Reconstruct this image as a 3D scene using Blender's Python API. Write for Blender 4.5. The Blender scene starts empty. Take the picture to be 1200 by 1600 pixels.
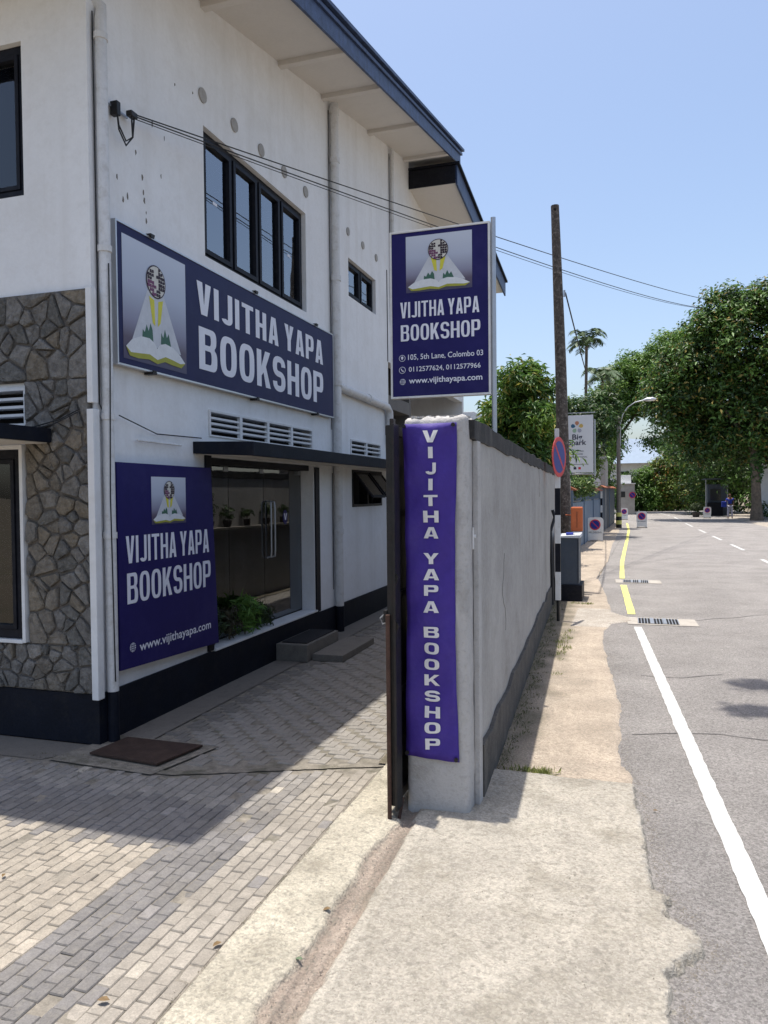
import bpy, bmesh, math, random
import numpy as np
from mathutils import Vector, Matrix, noise

random.seed(7)
rng = np.random.default_rng(7)
S = 1.3                      # metres per survey unit: everything is laid out in survey units and scaled once at the end
SC = bpy.context.scene
COL = SC.collection

# ------------------------------------------------------------------ camera, sky, sun, exposure
cd = bpy.data.cameras.new('camera'); cam = bpy.data.objects.new('camera', cd); COL.objects.link(cam)
cd.sensor_fit = 'VERTICAL'; cd.sensor_height = 36; cd.sensor_width = 27
cd.lens = 36*1180/1600; cd.clip_start = 0.05; cd.clip_end = 3000
R = Matrix(((0.95230621, -0.00264576, -0.30513255), (0.30496686, -0.0258173, 0.95201296), (-0.0103965, -0.99966318, -0.02377911)))
right, down, fwd = (Vector((R[0][i], R[1][i], R[2][i])) for i in range(3))
m3 = Matrix((right, -down, -fwd)).transposed()
cam.matrix_world = Matrix.Translation((0, 0, 1.6*S)) @ m3.to_4x4()
SC.camera = cam

w = bpy.data.worlds.new('World'); SC.world = w; w.use_nodes = True
nt = w.node_tree; nt.nodes.clear()
sky = nt.nodes.new('ShaderNodeTexSky'); sky.sky_type = 'NISHITA'; sky.sun_disc = False
sky.sun_elevation = math.radians(83.8); sky.sun_rotation = math.radians(-75)
sky.air_density = 1.0; sky.dust_density = 3.0; sky.ozone_density = 1.5
bg = nt.nodes.new('ShaderNodeBackground'); bg.inputs[1].default_value = 0.15
wo = nt.nodes.new('ShaderNodeOutputWorld')
nt.links.new(sky.outputs[0], bg.inputs[0]); nt.links.new(bg.outputs[0], wo.inputs[0])

sd = bpy.data.lights.new('sun', 'SUN'); sun = bpy.data.objects.new('sun', sd); COL.objects.link(sun)
sd.energy = 4.0; sd.angle = math.radians(0.55); sd.color = (1.0, 0.95, 0.87)
sun.rotation_euler = Vector((0.105, -0.029, -1)).to_track_quat('-Z', 'Y').to_euler()
sun.location = (-3, 3, 30)
SC.view_settings.view_transform = 'Standard'; SC.view_settings.look = 'None'
SC.view_settings.gamma = 1; SC.view_settings.use_curve_mapping = False
SC.view_settings.exposure = 0.58

# ------------------------------------------------------------------ materials
def _n(nt, t, **k):
    n = nt.nodes.new(t)
    for a, b in k.items(): setattr(n, a, b)
    return n
def mat(name, col, var=0.12, scale=6, rough=0.8, bump=0.15, bscale=80, spec=0.3, metal=0.0,
        dirt=None, speck=None, attr=None, streak=None, coat=0, dist=0.01, dirt2=None, grain=None):
    """procedural surface: broad tone variation, fine grain, optional shaped dirt, specks and vertical streaks"""
    m = bpy.data.materials.new(name); m.use_nodes = True; t = m.node_tree; L = t.links
    b = t.nodes['Principled BSDF']
    b.inputs['Roughness'].default_value = rough; b.inputs['Metallic'].default_value = metal
    b.inputs['Specular IOR Level'].default_value = spec
    if coat: b.inputs['Coat Weight'].default_value = coat; b.inputs['Coat Roughness'].default_value = 0.08
    tc = _n(t, 'ShaderNodeTexCoord').outputs['Object']
    if attr == 'OBJ':
        src = _n(t, 'ShaderNodeObjectInfo').outputs['Color']
        tc0 = _n(t, 'ShaderNodeNewGeometry').outputs['Position']; tc = tc0
    elif attr:
        a = _n(t, 'ShaderNodeAttribute'); a.attribute_name = attr; src = a.outputs['Color']
    else:
        r = _n(t, 'ShaderNodeRGB'); r.outputs[0].default_value = (*col, 1); src = r.outputs[0]
    def nz(sc, det=6, ro=0.6, vec=None):
        n = _n(t, 'ShaderNodeTexNoise'); n.inputs['Scale'].default_value = sc; n.inputs['Detail'].default_value = det
        n.inputs['Roughness'].default_value = ro; L.new(vec or tc, n.inputs['Vector']); return n.outputs['Fac']
    def rng_(s, a, b_, c, d):
        q = _n(t, 'ShaderNodeMapRange'); q.inputs[1].default_value = a; q.inputs[2].default_value = b_
        q.inputs[3].default_value = c; q.inputs[4].default_value = d; L.new(s, q.inputs[0]); return q.outputs[0]
    def mul(c, f):
        x = _n(t, 'ShaderNodeVectorMath', operation='SCALE'); L.new(c, x.inputs[0]); L.new(f, x.inputs['Scale']); return x.outputs[0]
    def mix(f, c, c2):
        x = _n(t, 'ShaderNodeMix', data_type='RGBA'); L.new(f, x.inputs['Factor']); L.new(c, x.inputs[6])
        x.inputs[7].default_value = (*c2, 1); return x.outputs[2]
    c = mul(src, rng_(nz(scale), 0.3, 0.7, 1-var, 1+var))
    c = mul(c, rng_(nz(bscale, 3, 0.7), 0.25, 0.75, 1-var*0.8, 1+var*0.8))
    if dirt:
        dc, amt, ds = dirt
        c = mix(rng_(nz(ds, 9, 0.68), 0.5, 0.72, 0, amt), c, dc)
    if grain:
        v = _n(t, 'ShaderNodeTexVoronoi'); v.inputs['Scale'].default_value = grain[0]; L.new(tc, v.inputs['Vector'])
        sx_ = _n(t, 'ShaderNodeSeparateColor'); L.new(v.outputs['Color'], sx_.inputs[0]); c = mul(c, rng_(sx_.outputs[0], 0, 1, 1-grain[1], 1+grain[1]))
    if dirt2:
        dc, amt, ds = dirt2
        c = mix(rng_(nz(ds, 4, 0.75), 0.50, 0.66, 0, amt), c, dc)
    if streak:
        dc, amt, ds = streak
        mp = _n(t, 'ShaderNodeMapping'); mp.inputs['Scale'].default_value = (ds, ds, ds*0.08); L.new(tc, mp.inputs[0])
        c = mix(rng_(nz(1, 6, 0.6, mp.outputs[0]), 0.5, 0.75, 0, amt), c, dc)
    if speck:
        scol, ssc, th, amt = speck
        v = _n(t, 'ShaderNodeTexVoronoi'); v.inputs['Scale'].default_value = ssc; L.new(tc, v.inputs['Vector'])
        c = mix(rng_(v.outputs['Distance'], th, th*0.6, 0, amt), c, scol)
    L.new(c, b.inputs['Base Color'])
    if bump:
        bn = _n(t, 'ShaderNodeBump'); bn.inputs['Strength'].default_value = bump; bn.inputs['Distance'].default_value = dist
        L.new(nz(bscale, 5, 0.65), bn.inputs['Height']); L.new(bn.outputs[0], b.inputs['Normal'])
    return m

M = {}
M['wall'] = mat('painted_plaster', (0.76, 0.765, 0.775), 0.03, 1.5, 0.85, 0.3, 24, dirt=((0.60, 0.585, 0.56), 0.35, 1.3), streak=((0.54, 0.52, 0.49), 0.35, 2.6), dirt2=((0.66, 0.65, 0.64), 0.3, 7))
M['wall2'] = mat('white_trim_paint', (0.68, 0.685, 0.69), 0.05, 3, 0.6, 0.12, 40, dirt=((0.45, 0.42, 0.37), 0.35, 5))
M['soffit'] = mat('soffit_board', (0.62, 0.585, 0.54), 0.05, 2, 0.8, 0.1, 30, dirt=((0.45, 0.41, 0.36), 0.3, 2))
M['navy'] = mat('navy_paint_weathered', (0.035, 0.055, 0.12), 0.35, 9, 0.45, 0.25, 60, dirt=((0.09, 0.13, 0.24), 0.55, 12), streak=((0.012, 0.014, 0.025), 0.6, 12))
M['black'] = mat('black_paint', (0.010, 0.011, 0.017), 0.25, 8, 0.5, 0.15, 50, spec=0.15, dirt=((0.035, 0.035, 0.035), 0.4, 14))
M['plinth'] = mat('plinth_dark_paint', (0.007, 0.009, 0.016), 0.25, 3, 0.6, 0.25, 40, spec=0.15, dirt=((0.03, 0.028, 0.025), 0.35, 7))
M['pipe'] = mat('pvc_pipe', (0.62, 0.62, 0.62), 0.06, 5, 0.5, 0.08, 40, dirt=((0.30, 0.26, 0.20), 0.45, 9))
M['pwall'] = mat('rough_grey_plaster', (0.36, 0.345, 0.325), 0.14, 1.4, 0.9, 0.7, 26, dist=0.02, dirt=((0.22, 0.205, 0.185), 0.5, 2.2), streak=((0.27, 0.255, 0.235), 0.5, 3), dirt2=((0.42, 0.41, 0.39), 0.4, 18))
M['pillar'] = mat('pillar_plaster', (0.45, 0.435, 0.42), 0.07, 3, 0.9, 0.5, 30, dist=0.02, dirt=((0.26, 0.245, 0.22), 0.55, 3.5), dirt2=((0.22, 0.20, 0.18), 0.35, 30))
M['cope'] = mat('coping_black_grey', (0.035, 0.034, 0.034), 0.3, 6, 0.85, 0.5, 40, dirt=((0.11, 0.10, 0.09), 0.6, 6))
M['wplinth'] = mat('wall_base_dark', (0.075, 0.07, 0.065), 0.25, 5, 0.9, 0.5, 40, dirt=((0.15, 0.135, 0.115), 0.6, 4))
M['signblue'] = mat('sign_vinyl_purple_navy', (0.013, 0.010, 0.095), 0.10, 1.2, 0.5, 0.04, 8, spec=0.2, dirt=((0.035, 0.03, 0.12), 0.5, 2))
M['signnavy'] = mat('sign_vinyl_navy', (0.014, 0.016, 0.072), 0.10, 1.2, 0.5, 0.04, 8, spec=0.22, dirt=((0.03, 0.033, 0.085), 0.5, 2))
M['banner'] = mat('banner_cloth_purple', (0.050, 0.026, 0.235), 0.10, 3, 0.6, 0.5, 14, spec=0.3, dist=0.01, dirt=((0.075, 0.05, 0.26), 0.6, 4))
M['letter'] = mat('white_lettering', (0.72, 0.73, 0.80), 0.03, 5, 0.5, 0.02, 50)
M['letter2'] = mat('cream_cloth_lettering', (0.68, 0.66, 0.66), 0.05, 8, 0.7, 0.05, 100)
M['alu'] = mat('aluminium_edge', (0.55, 0.56, 0.58), 0.05, 5, 0.35, 0.03, 60, metal=0.6)
M['steel'] = mat('galvanised_steel', (0.42, 0.44, 0.47), 0.08, 5, 0.4, 0.05, 60, metal=0.7)
M['gate'] = mat('gate_black_steel', (0.016, 0.015, 0.015), 0.3, 8, 0.45, 0.2, 60, dirt=((0.045, 0.028, 0.02), 0.5, 12))
M['rust'] = mat('rusty_iron', (0.075, 0.04, 0.028), 0.35, 10, 0.8, 0.4, 70, dirt=((0.02, 0.015, 0.013), 0.5, 20))
M['plate'] = mat('iron_drain_cover', (0.040, 0.024, 0.018), 0.2, 10, 0.75, 0.25, 80, dirt=((0.09, 0.06, 0.045), 0.35, 9))
M['stoneobj'] = mat('split_rubble_stone', (0.2, 0.2, 0.2), 0.30, 16, 0.9, 1.0, 34, attr='OBJ', dirt=((0.05, 0.045, 0.04), 0.55, 9), dirt2=((0.30, 0.285, 0.26), 0.35, 22), dist=0.03)
M['mortar'] = mat('dark_stone_mortar', (0.125, 0.112, 0.10), 0.2, 10, 0.95, 0.6, 60)
M['paver'] = mat('concrete_paver', (0.3, 0.3, 0.3), 0.13, 14, 0.9, 0.35, 150, attr='OBJ', dirt=((0.15, 0.135, 0.115), 0.6, 1.9), dirt2=((0.21, 0.195, 0.17), 0.5, 26), grain=(170, .13), dist=0.004)
M['paverf'] = mat('concrete_paver_field', (0.3, 0.3, 0.3), 0.13, 14, 0.9, 0.35, 150, attr='tint', dirt=((0.15, 0.135, 0.115), 0.6, 1.9), dirt2=((0.21, 0.195, 0.17), 0.5, 26), grain=(170, .13), dist=0.004)
M['joint'] = mat('sandy_joint_mortar', (0.20, 0.18, 0.15), 0.3, 14, 0.95, 0.5, 90, dirt=((0.06, 0.06, 0.035), 0.8, 4))
M['concstrip'] = mat('old_concrete_strip', (0.17, 0.155, 0.135), 0.2, 5, 0.9, 0.4, 60, dirt=((0.06, 0.055, 0.045), 0.6, 5))
M['apron'] = mat('rough_concrete_apron', (0.5, 0.47, 0.4), 0.17, 2.6, 0.95, 1.0, 58, attr='tint', dirt=((0.28, 0.25, 0.195), 0.8, 3.4), grain=(95, .16), dirt2=((0.25, 0.23, 0.19), 0.7, 26), dist=0.03)
M['path'] = mat('sandy_footpath', (0.42, 0.34, 0.26), 0.16, 2.6, 0.95, 0.9, 60, attr='tint', dirt=((0.24, 0.21, 0.17), 0.6, 1.6), grain=(95, .2), dirt2=((0.24, 0.20, 0.16), 0.65, 26), dist=0.02)
M['asphalt'] = mat('worn_asphalt', (0.265, 0.248, 0.235), 0.18, 0.9, 0.95, 1.0, 62, spec=0.15, dirt=((0.34, 0.32, 0.30), 0.7, 1.1), grain=(85, .30), dirt2=((0.15, 0.142, 0.135), 0.45, 30), speck=((0.46, 0.44, 0.41), 120, 0.36, 0.5), dist=0.03)
M['ground'] = mat('dry_earth', (0.17, 0.14, 0.10), 0.2, 0.5, 0.95, 0.5, 20, dirt=((0.06, 0.08, 0.03), 0.7, 0.6))
M['white'] = mat('road_paint_white', (0.50, 0.50, 0.49), 0.12, 3, 0.8, 0.6, 60, dirt=((0.33, 0.32, 0.30), 0.8, 7), dirt2=((0.42, 0.41, 0.39), 0.6, 30))
M['yellow'] = mat('road_paint_yellow', (0.68, 0.64, 0.18), 0.08, 3, 0.7, 0.4, 110, dirt=((0.42, 0.38, 0.22), 0.6, 9))
M['crack'] = mat('bitumen_crack_fill', (0.155, 0.147, 0.14), 0.2, 5, 0.9, 0.3, 60)
M['pole'] = mat('mottled_dark_pole', (0.085, 0.072, 0.062), 0.25, 12, 0.9, 0.6, 60, dirt=((0.025, 0.022, 0.02), 0.9, 9), dirt2=((0.27, 0.24, 0.21), 0.7, 16))
M['oldpole'] = mat('grey_timber_pole', (0.17, 0.15, 0.13), 0.2, 8, 0.9, 0.4, 40)
M['red'] = mat('sign_red', (0.52, 0.03, 0.04), 0.05, 5, 0.4, 0.02, 50)
M['blue'] = mat('sign_blue', (0.014, 0.026, 0.22), 0.05, 5, 0.4, 0.02, 50)
M['orange'] = mat('orange_plastic', (0.50, 0.13, 0.045), 0.1, 8, 0.5, 0.1, 60, dirt=((0.30, 0.10, 0.05), 0.5, 8))
M['cabinet'] = mat('slate_grey_cabinet', (0.060, 0.075, 0.10), 0.1, 5, 0.5, 0.08, 50, dirt=((0.11, 0.11, 0.11), 0.3, 6))
M['cabtop'] = mat('cabinet_light_top', (0.50, 0.52, 0.55), 0.1, 5, 0.6, 0.1, 50)
M['bluegate'] = mat('blue_grey_gate', (0.13, 0.18, 0.25), 0.1, 3, 0.55, 0.1, 40, streak=((0.08, 0.11, 0.15), 0.5, 6))
M['bluegate2'] = mat('dark_blue_grey_gate', (0.055, 0.07, 0.09), 0.15, 3, 0.6, 0.1, 40)
M['tile'] = mat('terracotta_tile', (0.30, 0.11, 0.06), 0.25, 6, 0.9, 0.3, 40, dirt=((0.10, 0.07, 0.05), 0.5, 5))
M['bluebrick'] = mat('pierced_block', (0.34, 0.31, 0.27), 0.15, 6, 0.9, 0.3, 40)
M['board'] = mat('white_board', (0.68, 0.68, 0.67), 0.05, 4, 0.6, 0.05, 50, dirt=((0.42, 0.36, 0.27), 0.4, 7))
M['spark'] = mat('grey_white_board', (0.62, 0.63, 0.66), 0.03, 3, 0.5, 0.02, 50)
M['ink'] = mat('dark_print', (0.03, 0.03, 0.06), 0.05, 5, 0.6, 0, 50)
M['roofblue'] = mat('pale_blue_roofing', (0.20, 0.26, 0.34), 0.08, 2, 0.6, 0.1, 10)
M['trunk'] = mat('bark', (0.13, 0.105, 0.08), 0.3, 5, 0.95, 0.9, 18, dirt=((0.05, 0.05, 0.03), 0.6, 4), dist=0.05)
M['soil'] = mat('dark_soil', (0.03, 0.022, 0.016), 0.3, 12, 0.95, 0.6, 60)
M['terracotta'] = mat('clay_pot', (0.06, 0.05, 0.045), 0.2, 12, 0.8, 0.2, 60)
M['leafd'] = mat('fallen_leaf', (0.17, 0.11, 0.05), 0.2, 40, 0.7, 0.1, 100)
M['rubber'] = mat('black_rubber_mat', (0.018, 0.018, 0.02), 0.3, 30, 0.85, 0.5, 160)
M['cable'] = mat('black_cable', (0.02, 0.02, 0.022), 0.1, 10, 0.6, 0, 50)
M['curtain'] = mat('curtain_cloth', (0.20, 0.20, 0.165), 0.1, 3, 0.9, 0.1, 120)
M['curtain2'] = mat('pale_blind', (0.55, 0.64, 0.76), 0.06, 3, 0.9, 0.1, 120)
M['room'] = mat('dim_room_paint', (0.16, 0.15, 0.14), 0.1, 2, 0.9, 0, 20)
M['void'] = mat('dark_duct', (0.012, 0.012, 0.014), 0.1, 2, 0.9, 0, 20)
M['skin'] = mat('skin', (0.22, 0.11, 0.07), 0.05, 10, 0.6, 0, 50)
M['hair'] = mat('black_hair', (0.01, 0.009, 0.008), 0.1, 30, 0.5, 0, 50)
M['shirt'] = mat('blue_shirt', (0.03, 0.05, 0.30), 0.1, 10, 0.8, 0, 50)
M['trouser'] = mat('pale_trousers', (0.42, 0.40, 0.46), 0.1, 10, 0.8, 0, 50)
M['houseglass'] = mat('dark_window', (0.02, 0.025, 0.03), 0.1, 4, 0.1, 0, 20, spec=0.6)
for nm_, c_ in dict(y=(0.62, 0.58, 0.06), g=(0.05, 0.13, 0.09), page=(0.66, 0.68, 0.70), olive=(0.34, 0.34, 0.05), beam=(0.54, 0.56, 0.60),
                    globe=(0.60, 0.58, 0.52), land=(0.035, 0.02, 0.03), land2=(0.16, 0.05, 0.12)).items():
    M['lg_'+nm_] = mat('print_'+nm_, c_, 0.06, 12, 0.5, 0, 50)
M['petal'] = [mat('print_petal', c_, 0.03, 9, 0.5, 0, 50) for c_ in ((0.45, 0.2, 0.12), (0.55, 0.38, 0.12), (0.35, 0.35, 0.42), (0.30, 0.42, 0.30), (0.04, 0.12, 0.22))]

def logo_bg():
    m = bpy.data.materials.new('logo_print_background'); m.use_nodes = True; t = m.node_tree
    b = t.nodes['Principled BSDF']; b.inputs['Roughness'].default_value = 0.45
    g = _n(t, 'ShaderNodeTexCoord'); s = _n(t, 'ShaderNodeSeparateXYZ'); t.links.new(g.outputs['Generated'], s.inputs[0])
    r = _n(t, 'ShaderNodeValToRGB'); e = r.color_ramp.elements
    e[0].position = 0.0; e[0].color = (0.05, 0.045, 0.10, 1); e[1].position = 1; e[1].color = (0.52, 0.56, 0.64, 1)
    for p, c in ((0.18, (0.10, 0.075, 0.11, 1)), (0.33, (0.24, 0.24, 0.33, 1)), (0.62, (0.42, 0.46, 0.56, 1))):
        q = e.new(p); q.color = c
    t.links.new(s.outputs['Z'], r.inputs[0]); t.links.new(r.outputs[0], b.inputs['Base Color']); return m
M['logobg'] = logo_bg()

def leafmat(name, translucent=0.3, rough=0.45):
    m = bpy.data.materials.new(name); m.use_nodes = True; t = m.node_tree; L = t.links
    b = t.nodes['Principled BSDF']; b.inputs['Roughness'].default_value = rough; b.inputs['Specular IOR Level'].default_value = 0.35
    a = _n(t, 'ShaderNodeAttribute'); a.attribute_name = 'tint'; L.new(a.outputs['Color'], b.inputs['Base Color'])
    tr = _n(t, 'ShaderNodeBsdfTranslucent'); L.new(a.outputs['Color'], tr.inputs[0])
    mx = _n(t, 'ShaderNodeMixShader'); mx.inputs[0].default_value = translucent
    L.new(b.outputs[0], mx.inputs[1]); L.new(tr.outputs[0], mx.inputs[2]); L.new(mx.outputs[0], t.nodes['Material Output'].inputs[0]); return m
M['leaf'] = leafmat('leaf'); M['grass'] = leafmat('grass_blade', 0.25, 0.6)

def glassmat(name, tint, ior, refl_rough=0.015):
    m = bpy.data.materials.new(name); m.use_nodes = True; t = m.node_tree; L = t.links
    t.nodes.remove(t.nodes['Principled BSDF'])
    f = _n(t, 'ShaderNodeFresnel'); f.inputs[0].default_value = ior
    tr = _n(t, 'ShaderNodeBsdfTransparent'); tr.inputs[0].default_value = (*tint, 1)
    gl = _n(t, 'ShaderNodeBsdfGlossy'); gl.inputs['Roughness'].default_value = refl_rough; gl.inputs[0].default_value = (0.95, 0.97, 1, 1)
    tc = _n(t, 'ShaderNodeTexCoord'); nz = _n(t, 'ShaderNodeTexNoise'); nz.inputs['Scale'].default_value = 1.6; L.new(tc.outputs['Object'], nz.inputs[0])
    bn = _n(t, 'ShaderNodeBump'); bn.inputs['Strength'].default_value = 0.06; bn.inputs['Distance'].default_value = 0.02
    L.new(nz.outputs['Fac'], bn.inputs['Height']); L.new(bn.outputs[0], gl.inputs['Normal'])
    mx = _n(t, 'ShaderNodeMixShader'); L.new(f.outputs[0], mx.inputs[0]); L.new(tr.outputs[0], mx.inputs[1]); L.new(gl.outputs[0], mx.inputs[2])
    L.new(mx.outputs[0], t.nodes['Material Output'].inputs[0]); return m
M['glass'] = glassmat('window_glass', (0.72, 0.82, 0.92), 3.4)
M['clearglass'] = glassmat('side_window_glass', (0.7, 0.75, 0.75), 1.75)
M['doorglass'] = glassmat('door_glass', (0.62, 0.72, 0.70), 2.5)

# ------------------------------------------------------------------ builders
def tag(o, label=None, cat=None, group=None, kind=None):
    if label: o['label'] = label
    if cat: o['category'] = cat
    if group: o['group'] = group
    if kind: o['kind'] = kind
    return o
def link(name, me, parent=None):
    o = bpy.data.objects.new(name, me); COL.objects.link(o)
    if parent is not None:
        o.parent = parent
        o.matrix_parent_inverse = Matrix.Identity(4)
    return o
def empty(name, label, cat, group=None):
    o = bpy.data.objects.new(name, None); COL.objects.link(o); return tag(o, label, cat, group)

class MB:
    def __init__(s): s.v = []; s.f = []
    def add(s, vs, fs):
        n = len(s.v); s.v += [tuple(p) for p in vs]; s.f += [tuple(i+n for i in q) for q in fs]; return s
    def box(s, x0, x1, y0, y1, z0, z1):
        return s.add([(x0,y0,z0),(x1,y0,z0),(x1,y1,z0),(x0,y1,z0),(x0,y0,z1),(x1,y0,z1),(x1,y1,z1),(x0,y1,z1)],
                     [(0,3,2,1),(4,5,6,7),(0,1,5,4),(1,2,6,5),(2,3,7,6),(3,0,4,7)])
    def hexa(s, b, t):
        """8-corner block from bottom and top quads"""
        return s.add(list(b)+list(t), [(0,3,2,1),(4,5,6,7),(0,1,5,4),(1,2,6,5),(2,3,7,6),(3,0,4,7)])
    def prism(s, poly, d):
        n = len(poly); d = Vector(d); p = [Vector(q) for q in poly]
        return s.add(p+[q+d for q in p], [tuple(range(n))[::-1], tuple(range(n, 2*n))]+[(i, (i+1) % n, n+(i+1) % n, n+i) for i in range(n)])
    def tube(s, pts, r, n=10, cap=True):
        pts = [Vector(p) for p in pts]; k = len(pts); rs = r if isinstance(r, (list, tuple)) else [r]*k
        base = len(s.v); up = None
        for i, p in enumerate(pts):
            d = (pts[min(i+1, k-1)]-pts[max(i-1, 0)]).normalized()
            if up is None: up = Vector((0, 0, 1)) if abs(d.z) < 0.9 else Vector((1, 0, 0))
            a = (up-d*up.dot(d)).normalized(); b = d.cross(a); up = a
            for j in range(n):
                t = 2*math.pi*j/n; s.v.append(tuple(p+(a*math.cos(t)+b*math.sin(t))*rs[i]))
        for i in range(k-1):
            for j in range(n):
                a0 = base+i*n+j; a1 = base+i*n+(j+1) % n; s.f.append((a0, a1, a1+n, a0+n))
        if cap: s.f.append(tuple(base+j for j in range(n))[::-1]); s.f.append(tuple(base+(k-1)*n+j for j in range(n)))
        return s
    def build(s, name, m, parent=None, bevel=0, smooth=False, seg=2):
        me = bpy.data.meshes.new(name); me.from_pydata(s.v, [], s.f)
        bm = bmesh.new(); bm.from_mesh(me)
        bmesh.ops.recalc_face_normals(bm, faces=bm.faces)
        if bevel:
            es = [e for e in bm.edges if len(e.link_faces) == 2 and e.calc_face_angle(0) > 0.6]
            bmesh.ops.bevel(bm, geom=es, offset=bevel, segments=seg, affect='EDGES', profile=0.7, clamp_overlap=True)
        bm.to_mesh(me); bm.free()
        if smooth: me.shade_smooth(); me.set_sharp_from_angle(angle=math.radians(50))
        me.materials.append(m)
        return link(name, me, parent)
def box(name, m, b, parent=None, bevel=0.003): return MB().box(*b).build(name, m, parent, bevel)

def wallgrid(us, vs, holes, f, thick):
    """a wall sheet with real openings and reveals; f(u,v,w)->point"""
    us = sorted(set(us)|{h[0] for h in holes}|{h[1] for h in holes}); vs = sorted(set(vs)|{h[2] for h in holes}|{h[3] for h in holes})
    us = [u for u in us]; idx = {}; mb = MB()
    def vid(i, j, k):
        if (i, j, k) not in idx: idx[(i, j, k)] = len(mb.v); mb.v.append(tuple(f(us[i], vs[j], k*thick)))
        return idx[(i, j, k)]
    def solid(i, j):
        if i < 0 or j < 0 or i >= len(us)-1 or j >= len(vs)-1: return False
        cu, cv = (us[i]+us[i+1])/2, (vs[j]+vs[j+1])/2
        return not any(h[0] < cu < h[1] and h[2] < cv < h[3] for h in holes)
    for i in range(len(us)-1):
        for j in range(len(vs)-1):
            if not solid(i, j): continue
            for k in (0, 1): mb.f.append((vid(i,j,k), vid(i+1,j,k), vid(i+1,j+1,k), vid(i,j+1,k)))
            if not solid(i-1, j): mb.f.append((vid(i,j,0), vid(i,j,1), vid(i,j+1,1), vid(i,j+1,0)))
            if not solid(i+1, j): mb.f.append((vid(i+1,j,0), vid(i+1,j,1), vid(i+1,j+1,1), vid(i+1,j+1,0)))
            if not solid(i, j-1): mb.f.append((vid(i,j,0), vid(i,j,1), vid(i+1,j,1), vid(i+1,j,0)))
            if not solid(i, j+1): mb.f.append((vid(i,j+1,0), vid(i,j+1,1), vid(i+1,j+1,1), vid(i+1,j+1,0)))
    return mb

class Fr:
    """a flat frame in space: origin, right, up, outward"""
    def __init__(s, o, u, v): s.o = Vector(o); s.u = Vector(u).normalized(); s.v = Vector(v).normalized(); s.n = s.u.cross(s.v)
    def p(s, a, b, c=0): return s.o+s.u*a+s.v*b+s.n*c
    def poly(s, name, pts, c, m, parent, d=0.0015):
        return MB().prism([s.p(a, b, c) for a, b in pts], s.n*d).build(name, m, parent)
XF = lambda x: Fr((x, 0, 0), (0, 1, 0), (0, 0, 1))         # faces +x; a=y, b=z
YF = lambda y: Fr((0, y, 0), (1, 0, 0), (0, 0, 1))         # faces -y; a=x, b=z

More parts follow.
